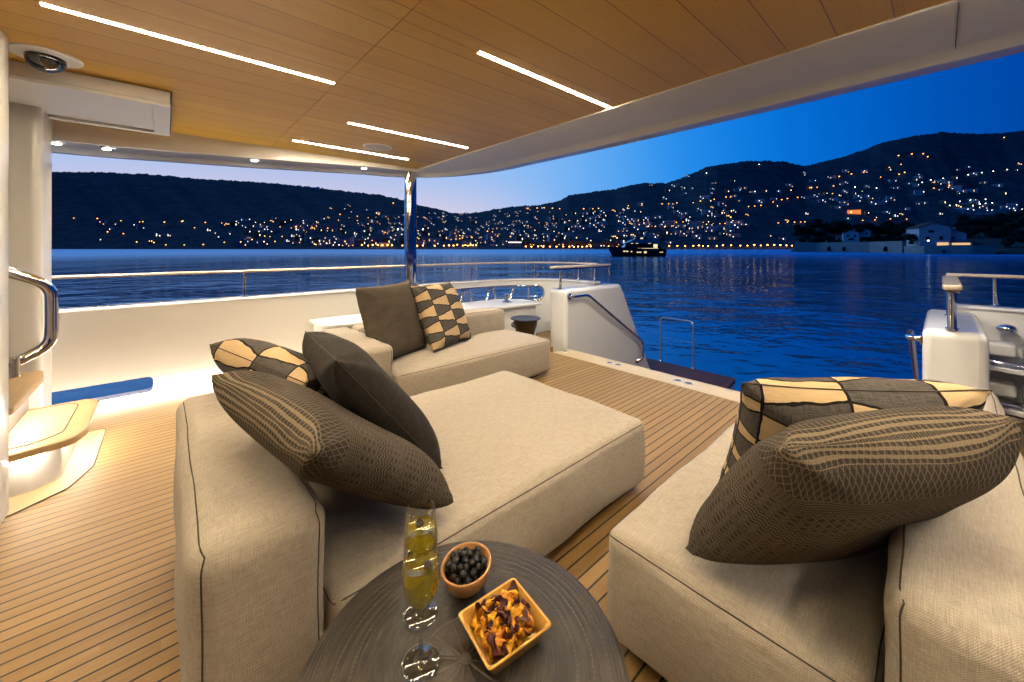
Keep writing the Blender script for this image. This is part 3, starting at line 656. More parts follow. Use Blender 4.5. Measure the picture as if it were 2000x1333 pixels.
T_ = thing('stern_stairs', 'teak stairs from the aft deck down to the dark swim platform', 'stairs', (4.5,1.7,-.9))
for k in range(4):
    z = -.18*(k+1); x0 = 4.0+.3*k
    obj('step', G().box(x0,x0+.3 if k < 3 else x0+.34,.09,3.33,-1.0,z-.03), WHITE, parent=T_, smooth=0)
    obj('tread', G().box(x0-.005,x0+.315,.1,3.32,z-.03,z), TEAK, parent=T_, smooth=0)
T_ = thing('swim_platform', 'dark teak swim platform behind the stern', 'platform', (6.2,1.7,-1.0))
plat = fillet([(5.0,-1.2),(7.3,-1.2),(7.62,-.6),(7.62,1.6),(7.45,1.9),(6.7,2.02),(6.7,2.3),(7.32,2.36),(7.32,4.3),(5.0,4.3)], [0,.2,.2,.2,.1,.05,.05,.08,.3,0], 5)
obj('platform_top', G().prism(plat, -.96, -.9, 'xy'), TEAKDARK, parent=T_, smooth=30)
obj('platform_base', G().prism([(x-.05 if x > 5.1 else x, y) for x, y in plat], -1.35, -.962, 'xy'), HULLW, parent=T_, smooth=30)
T_ = thing('boarding_frame', 'thin chrome hoop standing on the swim platform', 'handrail', (7.36,3.4,-.9))
obj('hoop', G().tube(path3([(7.3,3.72,-.9),(7.3,3.72,-.02),(7.3,3.08,-.02),(7.3,3.08,-.9)], .09, 8), .018, 10), BRUSH, parent=T_, smooth=60)
obj('crossbar', G().tube([(7.3,3.72,-.42),(7.3,3.08,-.42)], .007, 8), BRUSH, parent=T_, smooth=60)
obj('foot', G().lathe([(0,.03),(.03,.03),(.04,.01),(.04,0)], (7.3,3.72,-.9), 16), CHROME, parent=T_); obj('foot', G().lathe([(0,.03),(.03,.03),(.04,.01),(.04,0)], (7.3,3.08,-.9), 16), CHROME, parent=T_)
for i, (x, y) in enumerate([(3.87,3.28),(3.87,2.60),(3.875,2.49),(3.87,1.79),(3.87,1.68)]):
    o = thing('deck_socket', ['steel socket ring in the pale margin board nearest the port stair wall','steel socket ring, first of the pair below the stair handrail','steel socket ring, second of the pair below the stair handrail','steel socket ring, first of the pair nearest the striped cushions','steel socket ring, second of the pair nearest the striped cushions'][i], 'deck fitting', (x,y,.003), 'steel sockets in the margin board')
    obj('ring', G().lathe([(.036,.002),(.038,.006),(.047,.006),(.05,.0)], (x,y,.003), 28), BRUSH, parent=o); obj('cap', G().lathe([(0,.004),(.036,.003)], (x,y,.003), 24), BLACK, parent=o)

# ------------------------------------------------------------------ bulwarks (port and starboard) with their rails, lead rollers and benches
def bul_path(sgn, Xt):
    pts = [(x, 4.77) for x in np.linspace(-4, 3.55, 180)] + [(3.55+(Xt-3.55)*math.sin(q), 4.0+.77*math.cos(q)) for q in np.linspace(0, PI/2, 40)[1:]] + [(Xt, y) for y in np.linspace(4.0, 3.45, 12)[1:]]
    return [(x, y if sgn > 0 else 3.42-y) for x, y in pts]
def offset(pts, d):
    P = np.array(pts); T = np.gradient(P, axis=0); T /= np.linalg.norm(T, axis=1)[:,None]; N = np.stack([-T[:,1], T[:,0]], 1); return P+N*d
def bulwark(sgn, Xt, label):
    P = bul_path(sgn, Xt); inn = np.array(P); out = offset(P, .13 if sgn > 0 else -.13); n = len(P)
    s = np.concatenate([[0], np.cumsum(np.linalg.norm(np.diff(inn, axis=0), axis=1))])
    sx = lambda x: float(np.interp(x, inn[:180,0], s[:180]))
    holes = [(sx(-1.15), sx(-.09), .05, .192, .04)] if sgn > 0 else []
    sh = s[180]; endhole = s[180+26] if sgn > 0 else s[180+30]
    holes.append((sx(2.3), float(endhole), .50, .735, .13))
    extra = []
    for (a, b, z0, z1, r) in holes: extra += list(a+r*(1-np.cos(np.linspace(0,PI/2,7)))) + list(b-r*(1-np.cos(np.linspace(0,PI/2,7))))
    S_ = np.unique(np.round(np.concatenate([s, extra]), 5)); I = np.stack([np.interp(S_, s, inn[:,k]) for k in (0,1)], 1); O = np.stack([np.interp(S_, s, out[:,k]) for k in (0,1)], 1)
    top = .82
    def cuts(q):
        for (a, b, z0, z1, r) in holes:
            if a <= q <= b+1e-6:
                m = (z0+z1)/2; hh = (z1-z0)/2; e = min(q-a, b-q)
                k = math.sqrt(max(0, 1-((r-e)/r)**2)) if e < r else 1
                fl = max(hh-r, 0); hz = fl*(1 if e >= r else (1 if k > 0 else 0)) + (hh-fl)*k
                if e <= 1e-5: hz = 0 if fl == 0 else 0
                return m-hz, m+hz
        return None
    g = G(); zs = []
    for i, q in enumerate(S_): zs.append(cuts(q) or None)
    def strip(i, za0, zb0, za1, zb1):
        a, b = I[i], I[i+1]; c, d = O[i], O[i+1]
        vs = [(a[0],a[1],za0),(b[0],b[1],za1),(b[0],b[1],zb1),(a[0],a[1],zb0),(c[0],c[1],za0),(d[0],d[1],za1),(d[0],d[1],zb1),(c[0],c[1],zb0)]
        g.add(vs, [(0,1,2,3),(5,4,7,6),(3,2,6,7),(1,0,4,5)])
    for i in range(len(S_)-1):
        A, B = zs[i], zs[i+1]
        if A and B: strip(i, -.12, A[0], -.12, B[0]); strip(i, A[1], top, B[1], top)
        else: strip(i, -.12, top, -.12, top)
    T_ = thing('bulwark', label, 'bulwark', (float(inn[90,0]), float(inn[90,1]), -.12))
    o = obj('wall_panel', g, WHITE, parent=T_, smooth=40)
    w = o.modifiers.new('Weld', 'WELD'); w.merge_threshold = .0006
    sec = []
    mid = (I+O)/2
    for i in range(len(S_)):
        dirv = (O[i]-I[i])/np.linalg.norm(O[i]-I[i])
        sec.append([(mid[i,0]+dirv[0]*wx, mid[i,1]+dirv[1]*wx, top+zz) for wx, zz in ((-.078,.001),(-.082,.012),(-.07,.028),(.07,.028),(.082,.012),(.078,.001))])
    obj('cap_rail', G().loft(sec, True, True), WHITE, parent=T_, smooth=50)
    a, b, z0, z1, r = holes[-1]
    ring = []
    for k in range(96):                                                   # stadium path round the mooring opening
        q = k/96*2*PI; L_ = (b-a)/2; cs, sn = math.cos(q), math.sin(q); hh = (z1-z0)/2
        t_ = (a+b)/2 + (np.sign(cs)*(L_-hh) + hh*cs if abs(cs) > .0 else 0); 
        ring.append((t_, (z0+z1)/2+hh*sn))
    ring2 = []
    for k in range(24): q = -PI/2+PI*k/23; ring2.append((b-(z1-z0)/2+(z1-z0)/2*math.cos(q), (z0+z1)/2+(z1-z0)/2*math.sin(q)))
    for k in range(1, 40): ring2.append((b-(z1-z0)/2+(a-b+(z1-z0))*k/40, z1))
    for k in range(24): q = PI/2+PI*k/23; ring2.append((a+(z1-z0)/2+(z1-z0)/2*math.cos(q), (z0+z1)/2+(z1-z0)/2*math.sin(q)))
    for k in range(1, 40): ring2.append((a+(z1-z0)/2+(b-a-(z1-z0))*k/40, z0))
    def wp(q, z, ins=.0):
        i_ = np.array([np.interp(q, s, inn[:,k]) for k in (0,1)]); o_ = np.array([np.interp(q, s, out[:,k]) for k in (0,1)]); dv = (i_-o_)/np.linalg.norm(i_-o_)
        p_ = i_+dv*ins; return (float(p_[0]), float(p_[1]), z)
    side = 'port' if sgn > 0 else 'starboard'
    c0 = wp((a+b)/2, z0, .1)
    T2 = thing('mooring_lead', ('chrome ringed mooring opening with slanted rollers in the bulwark behind the far sofa' if sgn > 0 else 'chrome mooring opening with rollers in the bulwark at the right edge'), 'mooring fitting', c0)
    obj('ring_frame', G().tube([wp(q, z, .006) for q, z in ring2], .017, 10, loop=True), CHROME, parent=T2, smooth=60)
    obj('inner_rail', G().tube([wp(q, z0+.05, -.07) for q in np.linspace(a+.1, b-.1, 30)], .010, 8), CHROME, parent=T2, smooth=60)
    for fr, tilt in ((.40,-.05),(.45,.05),(.60,-.05),(.64,.05),(.78,-.055)):
        q = a+(b-a)*fr; lo = Vector(wp(q+tilt, z0+.015, .03)); hi = Vector(wp(q-tilt*.5, z1-.025, .02)); dv = (hi-lo)
        obj('roller', G().tube([lo, lo+dv*.08, lo+dv*.5, lo+dv*.92, hi], lambda z: .026-.006*math.sin(PI*z), 12), CHROME, parent=T2, smooth=60)
    for fr in (.42,.62,.78): q = a+(b-a)*fr; obj('bracket', G().tube([wp(q-.07, z1-.022, .025), wp(q+.07, z1-.022, .025)], .014, 8), CHROME, parent=T2, smooth=60)
    q = b-.26; obj('post', G().tube([wp(q, z0, .01), wp(q, z1, .01)], .021, 14), CHROME, parent=T2, smooth=60)
    for z in (z0+.015, z1-.02): obj('flange', G().tube([wp(q-.10, z, .01), wp(q+.10, z, .01)], .018, 10, flat=(.03,.014)), CHROME, parent=T2, smooth=60)
    # guard rail
    zr = 1.125; mid_s = lambda q: (np.array([np.interp(q, s, inn[:,k]) for k in (0,1)])+np.array([np.interp(q, s, out[:,k]) for k in (0,1)]))/2
    qs = np.concatenate([np.linspace(0.2, s[179], 30), s[180:220], s[220:]])
    T3 = thing('guard_rail', ('long pale handrail on steel posts along the port bulwark' if sgn > 0 else 'pale handrail on steel posts at the right edge behind the stair wall'), 'railing', (*[float(x) for x in mid_s(3.)], top+.028))
    obj('rail_cap', G().tube([(*mid_s(q), zr-.016) for q in qs], .03, 12, flat=(.036,.017)), RAILCAP, parent=T3, smooth=60)
    posts = [sx(-2.2), sx(.60), sx(2.02), sx(3.5), s[180+22], s[-1]-.35] if sgn > 0 else [sx(-2), sx(1.), sx(3.), s[180+24], s[-1]-.28]
    for q in posts: m = mid_s(q); obj('post', G().tube([(*m, top+.02),(*m, zr-.02)], .017, 12).lathe([(.035,.0),(.035,.012),(.02,.018)], (*m, top+.027), 16), CHROME, parent=T3, smooth=60)
    return inn
PORT = bulwark(1, 4.75, 'long white port bulwark with a low slot and a chrome mooring opening')
STBD = bulwark(-1, 5.2, 'white starboard bulwark behind the right stair wall')

T_ = thing('mooring_winch', 'steel mooring fittings on the white bulwark at the right edge, their reflection built below', 'mooring fitting', (5.05,-.5,.2))
for z0 in (.48, .16):  # lower set is the reflection of the upper, built as solid parts
    obj('housing', G().box(4.98,5.17,-.40,-.16,z0,z0+.10), SATIN, parent=T_, smooth=0, bevel=.02); obj('housing', G().box(4.94,5.1,-.74,-.50,z0-.02,z0+.07), BRUSH, parent=T_, smooth=0, bevel=.02)
    obj('guide_rail', G().tube(path3([(5.17,-.08,z0+.03),(5.0,-.12,z0-.03),(4.93,-.4,z0-.055),(4.9,-.8,z0-.05)], .12, 8), .011, 10), CHROME, parent=T_, smooth=60)
    obj('ledge', G().prism(fillet([(5.19,-.06),(4.96,-.10),(4.86,-.45),(4.86,-1.0),(5.19,-1.0)], [0,.1,.1,0,0], 6), z0-.11, z0-.07, 'xy'), SATIN, parent=T_, smooth=40, bevel=.008)
    obj('roller', G().tube([(4.98,-.46,z0-.04),(4.98,-.46,z0+.12)], lambda q: .035-.008*math.sin(PI*q), 14), CHROME, parent=T_, smooth=60)
obj('knob', G().ball((5.12,-.36,.69), .045, 16, 10, sc=(1,1.3,.8)), CHROME, parent=T_, smooth=180)
def bench(sgn, label):
    fy = lambda y: y if sgn > 0 else 3.42-y
    poly = fillet([(1.2,4.76),(1.2,4.26),(4.16,3.95),(4.2,4.40),(3.9,4.72)], [0,.12,.05,.05,.05], 6)
    base = [(1.24,4.76),(1.24,4.34),(4.1,4.03),(4.15,4.39),(3.88,4.71)]
    T_ = thing('side_bench', label, 'bench', (2.6, fy(4.4), 0))
    obj('base', G().prism([(x,fy(y)) for x, y in base], 0, .505, 'xy'), WHITE, parent=T_, smooth=30, bevel=.01)
    obj('top', G().prism([(x,fy(y)) for x, y in poly], .508, .545, 'xy'), SATIN, parent=T_, smooth=40, bevel=.01)
    m = (3.75, fy(4.3), .545)
    obj('mooring_bitt', G().lathe([(.075,0),(.075,.012),(.03,.03),(.026,.09),(.05,.11),(.05,.125),(0,.13)], m, 24), CHROME, parent=T_)
bench(1, 'white side bench with a rounded ledge between the port bulwark and the far sofa')
bench(-1, 'white side bench under the starboard mooring opening')

def wing(sgn, label, rl):
    fy = lambda y: y if sgn > 0 else 3.42-y
    T_ = thing('stair_wall', label, 'stair wall', (4.6, fy(3.48), -1.0))
    poly = fillet([(3.95,-1.0),(3.95,.79),(5.28,.79),(6.28,-.86),(6.28,-1.0)], [0,.075,.10,.05,0], 8)
    o = obj('wall_block', G().prism(poly, fy(3.33), fy(3.63), 'xz'), WHITE, parent=T_, smooth=40, bevel=.045)
    h = [(4.02,3.335,.70),(4.02,3.26,.70),(4.34,3.26,.70),(5.78,3.26,-.17),(5.80,3.26,-.46),(5.72,3.335,-.50)]
    obj('stair_handrail', G().tube([(x,fy(y),z) for x,y,z in path3(h, .07, 6)], .021, 12), CHROME, parent=T_, smooth=60)
    for (x, z) in ((4.02,.70),(5.72,-.50)): obj('rail_boss', G().tube([(x,fy(3.332),z),(x,fy(3.318),z)], .042, 18), CHROME, parent=T_, smooth=50)
    T2 = thing('wall_top_rail', rl, 'railing', (4.5, fy(3.47), .79))
    obj('rail_cap', G().prism(fillet([(3.82,fy(3.47)-.046),(5.15,fy(3.47)-.046),(5.15,fy(3.47)+.046),(3.82,fy(3.47)+.046)], .03, 5), 1.072, 1.108, 'xy'), RAILCAP, parent=T2, smooth=40, bevel=.012)
    obj('rail_channel', G().box(3.83,5.14,fy(3.47)-.034,fy(3.47)+.034,1.056,1.071), CHROME, parent=T2, smooth=0)
    for x in (4.0, 4.78): obj('post', G().tube([(x,fy(3.47),.788),(x,fy(3.47),1.06)], .023 if sgn < 0 else .018, 16).lathe([(.034,0),(.034,.012),(.024,.016)], (x,fy(3.47),.79), 18), CHROME, parent=T2, smooth=60)
wing(1, 'white sloping stair wall with a chrome handrail left of the stern opening', 'short handrail on two posts on top of the port stair wall')
wing(-1, 'white stair wall with rounded edges right of the stern opening', 'short flat handrail on the top of the right stair wall')
obj('wall_base_strip', G().box(-1.6,1.18,4.742,4.766,.008,.024), STEPLED, label='glowing light strip along the foot of the port bulwark', cat='light strip', smooth=0)
# pole
g = G(); ring = [(2.46+.085*math.cos(q), 4.80+.06*math.sin(q)) for q in np.linspace(0, 2*PI, 33)[:-1]]
T_ = thing('roof_post', 'polished chrome post holding the roof corner above the port bulwark', 'post', (2.46,4.80,.845))
obj('shaft', G().prism(ring, .86, 2.43, 'xy'), CHROME, parent=T_, smooth=60)
obj('collar', G().prism([(2.46+.11*math.cos(q), 4.80+.08*math.sin(q)) for q in np.linspace(0, 2*PI, 33)[:-1]], .848, .875, 'xy'), BRUSH, parent=T_, smooth=60, bevel=.005)

# ------------------------------------------------------------------ roof overhang with ceiling panels
ROOF = thing('roof_overhang', 'wood panelled roof overhang with white edges above the aft deck', 'roof', (0,1.7,2.42))
CZ = 2.42
def yst(y): return 3.42-y
for x0, x1 in ((-4.0,.8185),(.8215,2.52)):
    for y0, y1 in ((-1.30,1.6855),(1.6885,4.735)):
        obj('ceiling_panel', G().box(x0,x1,y0,y1,CZ,CZ+.03), VENEER, parent=ROOF, smooth=0)
obj('roof_slab', G().box(-4.0,2.9,-1.4,4.9,CZ+.035,CZ+.25), WHITE, parent=ROOF, smooth=0)
def zs(x): return float(np.interp(x, [-4,-1,-.4,.7,1.8,2.4,3.3], [2.19,2.20,2.215,2.275,2.35,2.385,2.405]))
def roof_stations():
    st = []
    for x in np.linspace(-4, 2.0, 40): st.append(((x,4.735),(x,5.05),zs(x)))
    C = (2.0,3.4)
    for q in np.linspace(0, PI/2, 28)[1:]:
        o = (C[0]+1.28*math.sin(q), C[1]+1.65*math.cos(q))
        if q < .82: i = (min(2.52, 2.0+.52*q/.82*1.0), 4.735)
        else: i = (2.52, 4.735-(4.735-3.4)*(q-.82)/(PI/2-.82))
        w = q/(PI/2); st.append((i, o, zs(2.0)*(1-w)+2.405*w))
    for y in np.linspace(3.4, 1.71, 16)[1:]: st.append(((2.52,y),(3.28+.03*(1-((y-1.71)/1.69)**2),y),2.405))
    return st
def roof_edge(mirror):
    secs, lips = [], []
    for i, o, z in roof_stations():
        if mirror: i, o = (i[0], yst(i[1])), (o[0], yst(o[1]))
        L = lambda w: (i[0]+(o[0]-i[0])*w, i[1]+(o[1]-i[1])*w)
        secs.append([(*L(0),CZ+.03),(*L(0),z+.006),(*L(.03),z),(*L(.70),z-.004),(*L(.73),z-.007),(*L(.835),z-.046)])
        lips.append([(*L(.8355),z-.0465),(*L(1.0),z-.048),(*L(1.03),z-.03),(*L(1.05),z+.1),(*L(1.0),z+.28),(*L(.5),CZ+.3)])
    obj('soffit', G().loft(secs, False), SATIN, parent=ROOF, smooth=40)
    obj('edge_lip', G().loft(lips, False), WHITE, parent=ROOF, smooth=50)
roof_edge(False); roof_edge(True)
for y in (-.05,): obj('panel_joint', G().box(2.53,3.2,y-.0015,y+.0015,2.394,2.41), RUBBER, parent=ROOF, smooth=0)
strips = [(-.41,.81,2.635),(1.27,2.51,1.687),(1.155,2.39,3.38),(.935,2.17,4.30),(-.41,.81,.739),(1.155,2.39,-.006),(.935,2.17,-.93),(-1.9,-.68,1.687),(-2.9,-1.7,3.38-.9),(-2.9,-1.7,.9)]  # last three are unseen, added behind the camera as fill
names = ['longest nearest glowing light strip at the upper left of the wooden ceiling','glowing light strip at the middle of the ceiling touching the white roof edge','glowing light strip between the round speaker and the ceiling centre','farthest glowing light strip along the port side of the ceiling']
for i, (x0, x1, y) in enumerate(strips):
    T_ = thing('ceiling_light_strip', names[i] if i < 4 else 'glowing ceiling light strip over the deck outside the picture', 'light strip', ((x0+x1)/2,y,CZ), 'light strips in the wooden ceiling')
    obj('diffuser', G().box(x0,x1,y-.0125,y+.0125,CZ-.0009,CZ+.002), LED, parent=T_, smooth=0)
    for xe in (x0-.004, x1+.0005): obj('end_cap', G().box(xe,xe+.0035,y-.0125,y+.0125,CZ-.0015,CZ+.001), BRUSH, parent=T_, smooth=0)
dl = [(1.83,4.80),(.685,4.80),(-.385,4.82),(-.665,4.80)]
dn = ['small bright downlight in the white soffit nearest the chrome post','small bright downlight in the middle of the port soffit','small bright downlight in the soffit left of the middle one','small bright downlight beside the top of the left stair wall']
def lamp(name, kind, loc, size, power, col, sy=None, spread=None, rot=(0,0,0)):
    L = bpy.data.lights.new(name, 'AREA'); L.shape = 'DISK' if sy is None else 'RECTANGLE'; L.size = size
    if sy: L.size_y = sy
    L.energy = power; L.color = col
    if spread: L.spread = spread
    o = bpy.data.objects.new(name, L); COL.objects.link(o); o.location = loc; o.rotation_euler = rot; return o
for i, (x, y) in enumerate(dl + [(x, yst(y)) for x, y in dl[:3]]):
    z = zs(x)-.004
    T_ = thing('downlight', dn[i] if i < 4 else 'small bright downlight in the starboard soffit outside the picture', 'downlight', (x,y,z), 'downlights in the white soffit')
    obj('lens', G().lathe([(0,-.012),(.022,-.010),(.03,-.003)], (x,y,z), 20), SPOT, parent=T_); obj('trim_ring', G().lathe([(.03,-.003),(.034,-.007),(.042,-.004),(.044,.002)], (x,y,z), 24), CHROME, parent=T_)
    lamp('downlight_beam', 'AREA', (x,y,z-.02), .05, 14, (1,.88,.72), spread=rad(125))
for y, lb in ((.25,'unseen added floodlight above the starboard roof edge'),(1.71,'unseen added floodlight above the middle of the roof edge'),(3.17,'unseen added floodlight above the port roof edge')):  # unseen lamps added above the lip to brighten the stern
    T_ = thing('added_stern_light', lb, 'floodlight', (3.62,y,2.56), 'added floodlights on the outer roof edge')
    obj('housing', G().box(3.5,3.66,y-.06,y+.06,2.54,2.60), WHITE, parent=T_, smooth=0, bevel=.01); obj('lens', G().box(3.58,3.65,y-.04,y+.04,2.535,2.539), SPOT, parent=T_, smooth=0)
    lamp('added_stern_beam', 'AREA', (3.66,y,2.52), .09, 24, (1,.90,.72), rot=(0,rad(-14),0), spread=rad(150))
T_ = thing('ceiling_speaker', 'round white speaker flush in the wooden ceiling', 'speaker', (1.66,3.98,CZ))
obj('grille', G().lathe([(0,-.006),(.125,-.006)], (1.66,3.98,CZ), 40), mat('speaker_mesh', (.55,.48,.38), .7), parent=T_); obj('rim', G().lathe([(.125,-.006),(.128,-.009),(.14,-.007),(.145,0)], (1.66,3.98,CZ), 40), SATIN, parent=T_)
cx, cy = -.50, 3.33
T_ = thing('dome_camera', 'black glass dome camera on an oval white plate in the ceiling', 'camera', (cx,cy,CZ))
obj('plate', G().lathe([(0,-.012),(.125,-.012),(.14,-.006),(.143,0)], (cx,cy,CZ), 48, 0, 1.0, 1.0), SATIN, parent=T_)
obj('dome', G().lathe([(.078,-.012),(.078,-.03),(.07,-.055),(.05,-.075),(.025,-.086),(0,-.089)], (cx,cy,CZ), 36), DOME, parent=T_)
obj('lens', G().ball((cx+.01,cy-.02,CZ-.05), .022, 12, 8), BLACK, parent=T_)

# ------------------------------------------------------------------ superstructure at the left: walls, beam, steps
def wallplan(x1, y0, y1, r): return fillet([(-4,y0),(x1,y0),(x1,y1),(-4,y1)], [0,r,r,0], 10)
obj('inner_stair_wall', G().prism(wallplan(-.60,2.98,3.30,.14), 0, CZ-.002, 'xy'), WHITE, label='glossy white wall end at the left edge beside the steps', cat='wall', smooth=60)
obj('outer_stair_wall', G().prism(wallplan(-.648,4.20,4.55,.055), 0, 2.335, 'xy'), WHITE, label='white pillar wall behind the steps and in front of the bulwark', cat='wall', smooth=60)
T_ = thing('overhead_beam', 'white box beam under the ceiling running from the left wall', 'beam', (-1.5,4.0,2.33))
obj('beam_box', G().box(-4,.02,3.52,4.44,2.335,CZ-.003), SATIN, parent=T_, smooth=0, bevel=.006)
fr = G(); fr.box(-4,.02,3.52,3.575,2.312,2.3345); fr.box(-.075,.02,3.575,4.44,2.312,2.3345); fr.box(-4,-.075,4.385,4.44,2.312,2.3345)
obj('lower_frame', fr, SATIN, parent=T_, smooth=0, bevel=.004)
obj('seal', G().box(.021,.027,3.52,4.44,2.33,CZ-.002), RUBBER, parent=T_, smooth=0)
NOSE = mat('tread_nosing', (.42,.28,.13), .5); _t = nt(NOSE); _p = _t.world()
_t.l.new(_t.mix(_t.ex('noise(x*60,y*5,z*40,4,.6)', **_p), (.34,.215,.09), (.48,.33,.16)), _t.b.inputs['Base Color'])
T_ = thing('teak_steps', 'glowing teak steps with white risers between the two left walls', 'steps', (-.8,3.75,0))
tr = fillet([(-1.15,3.31),(-.62,3.30),(-.40,3.36),(-.36,3.5),(-.36,4.08),(-.42,4.17),(-1.15,4.17)], [0,.05,.1,.12,.06,.05,0], 6)
obj('riser', G().prism(fillet([(-1.15,3.34),(-.56,3.36),(-.46,3.46),(-.46,4.14),(-1.15,4.14)], [0,.06,.08,.04,0], 6), 0, .205, 'xy'), WHITE, parent=T_, smooth=50)
t1 = obj('tread', G().prism(tr, .207, .25, 'xy'), NOSE, parent=T_, smooth=50, bevel=.008)
obj('plank_panel', G().prism(fillet([(-.95,3.40),(-.56,3.40),(-.46,3.5),(-.46,4.06),(-.52,4.12),(-.95,4.12)], [0,.04,.05,.05,.04,0], 5), .2502, .2512, 'xy'), TREAD, parent=t1, smooth=0)
g = G()
for L in ([(-.95,3.40),(-.56,3.40),(-.46,3.5),(-.46,4.06),(-.52,4.12),(-.95,4.12)], [(-.70,3.41),(-.70,4.11)]):
    q = [(x,y,.2512) for x,y in L]; g.tube(path3(q,.05,5) if len(q)>2 else q, .003, 4)
obj('caulk_line', g, RUBBER, parent=t1, smooth=0)
obj('riser', G().prism(fillet([(-1.4,3.32),(-.70,3.32),(-.70,4.18),(-1.4,4.18)], [0,.03,.03,0], 4), .2515, .455, 'xy'), WHITE, parent=T_, smooth=50)
obj('tread', G().prism(fillet([(-1.4,3.31),(-.61,3.31),(-.61,4.0),(-.64,4.19),(-1.4,4.19)], [0,.03,.05,.04,0], 5), .457, .50, 'xy'), NOSE, parent=T_, smooth=50, bevel=.008)
obj('riser', G().box(-1.6,-.95,3.32,4.18,.5015,.705), WHITE, parent=T_, smooth=0)
obj('tread', G().box(-1.6,-.86,3.31,4.19,.707,.75), NOSE, parent=T_, smooth=0, bevel=.008)
g = G(); g.box(-.44,-.425,3.5,4.08,.196,.206); g.box(-.62,-.5,3.335,3.347,.196,.206)
obj('under_tread_light', g, STEPLED, parent=T_, smooth=0); obj('under_tread_light', G().box(-.69,-.675,3.36,4.1,.446,.456), STEPLED, parent=T_, smooth=0)
T_ = thing('stair_grab_rail', 'thick bent chrome grab rail on the left wall end by the steps', 'handrail', (-.6,3.3,.7))
h = path3([(-.66,3.31,.72),(-.60,3.36,.735),(-.49,3.41,.80),(-.49,3.41,1.135),(-.62,3.36,1.215),(-.95,3.345,1.36)], .11, 9)
obj('rail', G().tube(h, .027, 16), CHROME, parent=T_, smooth=60); obj('mount', G().tube([(-.615,3.335,.655),(-.615,3.335,.765)], .026, 16), CHROME, parent=T_, smooth=60, bevel=.004)
T_ = thing('saloon_bulkhead', 'white saloon bulkhead with dark glass doors forward of the deck', 'wall', (-2.8,1.2,0))
obj('wall_panel', G().box(-2.9,-2.8,-1.35,.0,0,CZ-.003).box(-2.9,-2.8,2.4,2.975,0,CZ-.003).box(-2.9,-2.8,0,2.4,2.15,CZ-.003), WHITE, parent=T_, smooth=0)
obj('glass_door', G().box(-2.86,-2.84,0.002,1.2,0,2.148), DARKGLASS, parent=T_, smooth=0); obj('glass_door', G().box(-2.88,-2.862,1.19,2.398,0,2.148), DARKGLASS, parent=T_, smooth=0)

# ------------------------------------------------------------------ upholstery
def cushion(x0, x1, y0, y1, z0, z1, r, bul=.012, seed=0):
    """rounded box with slightly swollen faces; returns builder and the function that maps a box point to its surface"""
    c = np.array([(x0+x1)/2,(y0+y1)/2,(z0+z1)/2]); h = np.array([(x1-x0)/2,(y1-y0)/2,(z1-z0)/2])
    def params(L):
        k = r/L; e = [k*(1-math.cos(PI/2*i/6)) for i in range(6)]; m = max(6, int(2*(L-r)/.05))
        return np.array([-1+2*q/2 for q in e] + list(np.linspace(-1+k, 1-k, m)) + [1-q for q in e[::-1]])
    def surf(p):
        p = np.asarray(p, float); q = p*h; i = np.clip(q, -(h-r), h-r); d = q-i; n = d/np.maximum(np.linalg.norm(d, axis=-1, keepdims=True), 1e-9)
        w = i + n*r; u = np.clip(p, -1, 1)
        b = np.array([1,1,1])*bul
        f = n*b*np.prod(1-.92*(u*(np.abs(n) < .9))**2*(np.abs(n) < .9), axis=-1, keepdims=True)
        wob = .0036*(np.sin(w[...,0:1]*9+seed)+np.sin(w[...,1:2]*11+w[...,2:3]*13+seed*2)+.3*np.sin(w[...,0:1]*31+w[...,1:2]*27+seed))
        return c + w + f + n*wob
    g = G(); key = {}; P3 = []; uvs = []
    ps = [params(L) for L in h]
    for ax in range(3):
        a, b = [(1,2),(0,2),(0,1)][ax]
        for sg in (-1, 1):
            A, B = np.meshgrid(ps[a], ps[b], indexing='ij'); P = np.zeros(A.shape+(3,)); P[...,a] = A; P[...,b] = B; P[...,ax] = sg
            Wd = surf(P); idx = np.zeros(A.shape, int)
            for i in range(A.shape[0]):
                for j in range(A.shape[1]):
                    k = tuple(np.round(P[i,j],5))
                    if k not in key: key[k] = len(P3); P3.append(tuple(Wd[i,j]))
                    idx[i,j] = key[k]
            for i in range(A.shape[0]-1):
                for j in range(A.shape[1]-1):
                    f = [idx[i,j], idx[i+1,j], idx[i+1,j+1], idx[i,j+1]]
                    if (sg > 0) == (ax == 1): f = f[::-1]
                    g.f.append(tuple(f)); g.m.append(0)
                    for q in f: pt = P3[q]; uvs.append((pt[a], pt[b]))
    g.v = P3; g.uv = ('l', uvs)
    return g, surf
def seam(surf, hdim, ax, sg, r, n=40, lift=.0015, rr=.0032, gaps=None):
    """piping that follows the rounded edge of one face (ax, sg), 45 degrees round the rounding"""
    a, b = [(1,2),(0,2),(0,1)][ax]; pts = []
    sq = []
    for k in range(n): sq.append((-1+2*k/n, -1))
    for k in range(n): sq.append((1, -1+2*k/n))
    for k in range(n): sq.append((1-2*k/n, 1))
    for k in range(n): sq.append((-1, 1-2*k/n))
    q = 1-r/hdim[ax]*.35
    for (x, y) in sq:
        p = np.zeros(3); p[a] = x; p[b] = y; p[ax] = sg*q
        # pull corners round
        m = 1.0
        pa, pb = x*hdim[a], y*hdim[b]; ra = r*.9
        ia, ib = np.clip(pa, -hdim[a]+ra, hdim[a]-ra), np.clip(pb, -hdim[b]+ra, hdim[b]-ra); d = np.hypot(pa-ia, pb-ib)
        p[a] = pa/hdim[a]; p[b] = pb/hdim[b]
        s = surf(p); pts.append(s)
    c = np.mean(pts, axis=0)
    return [tuple(s) for s in pts]
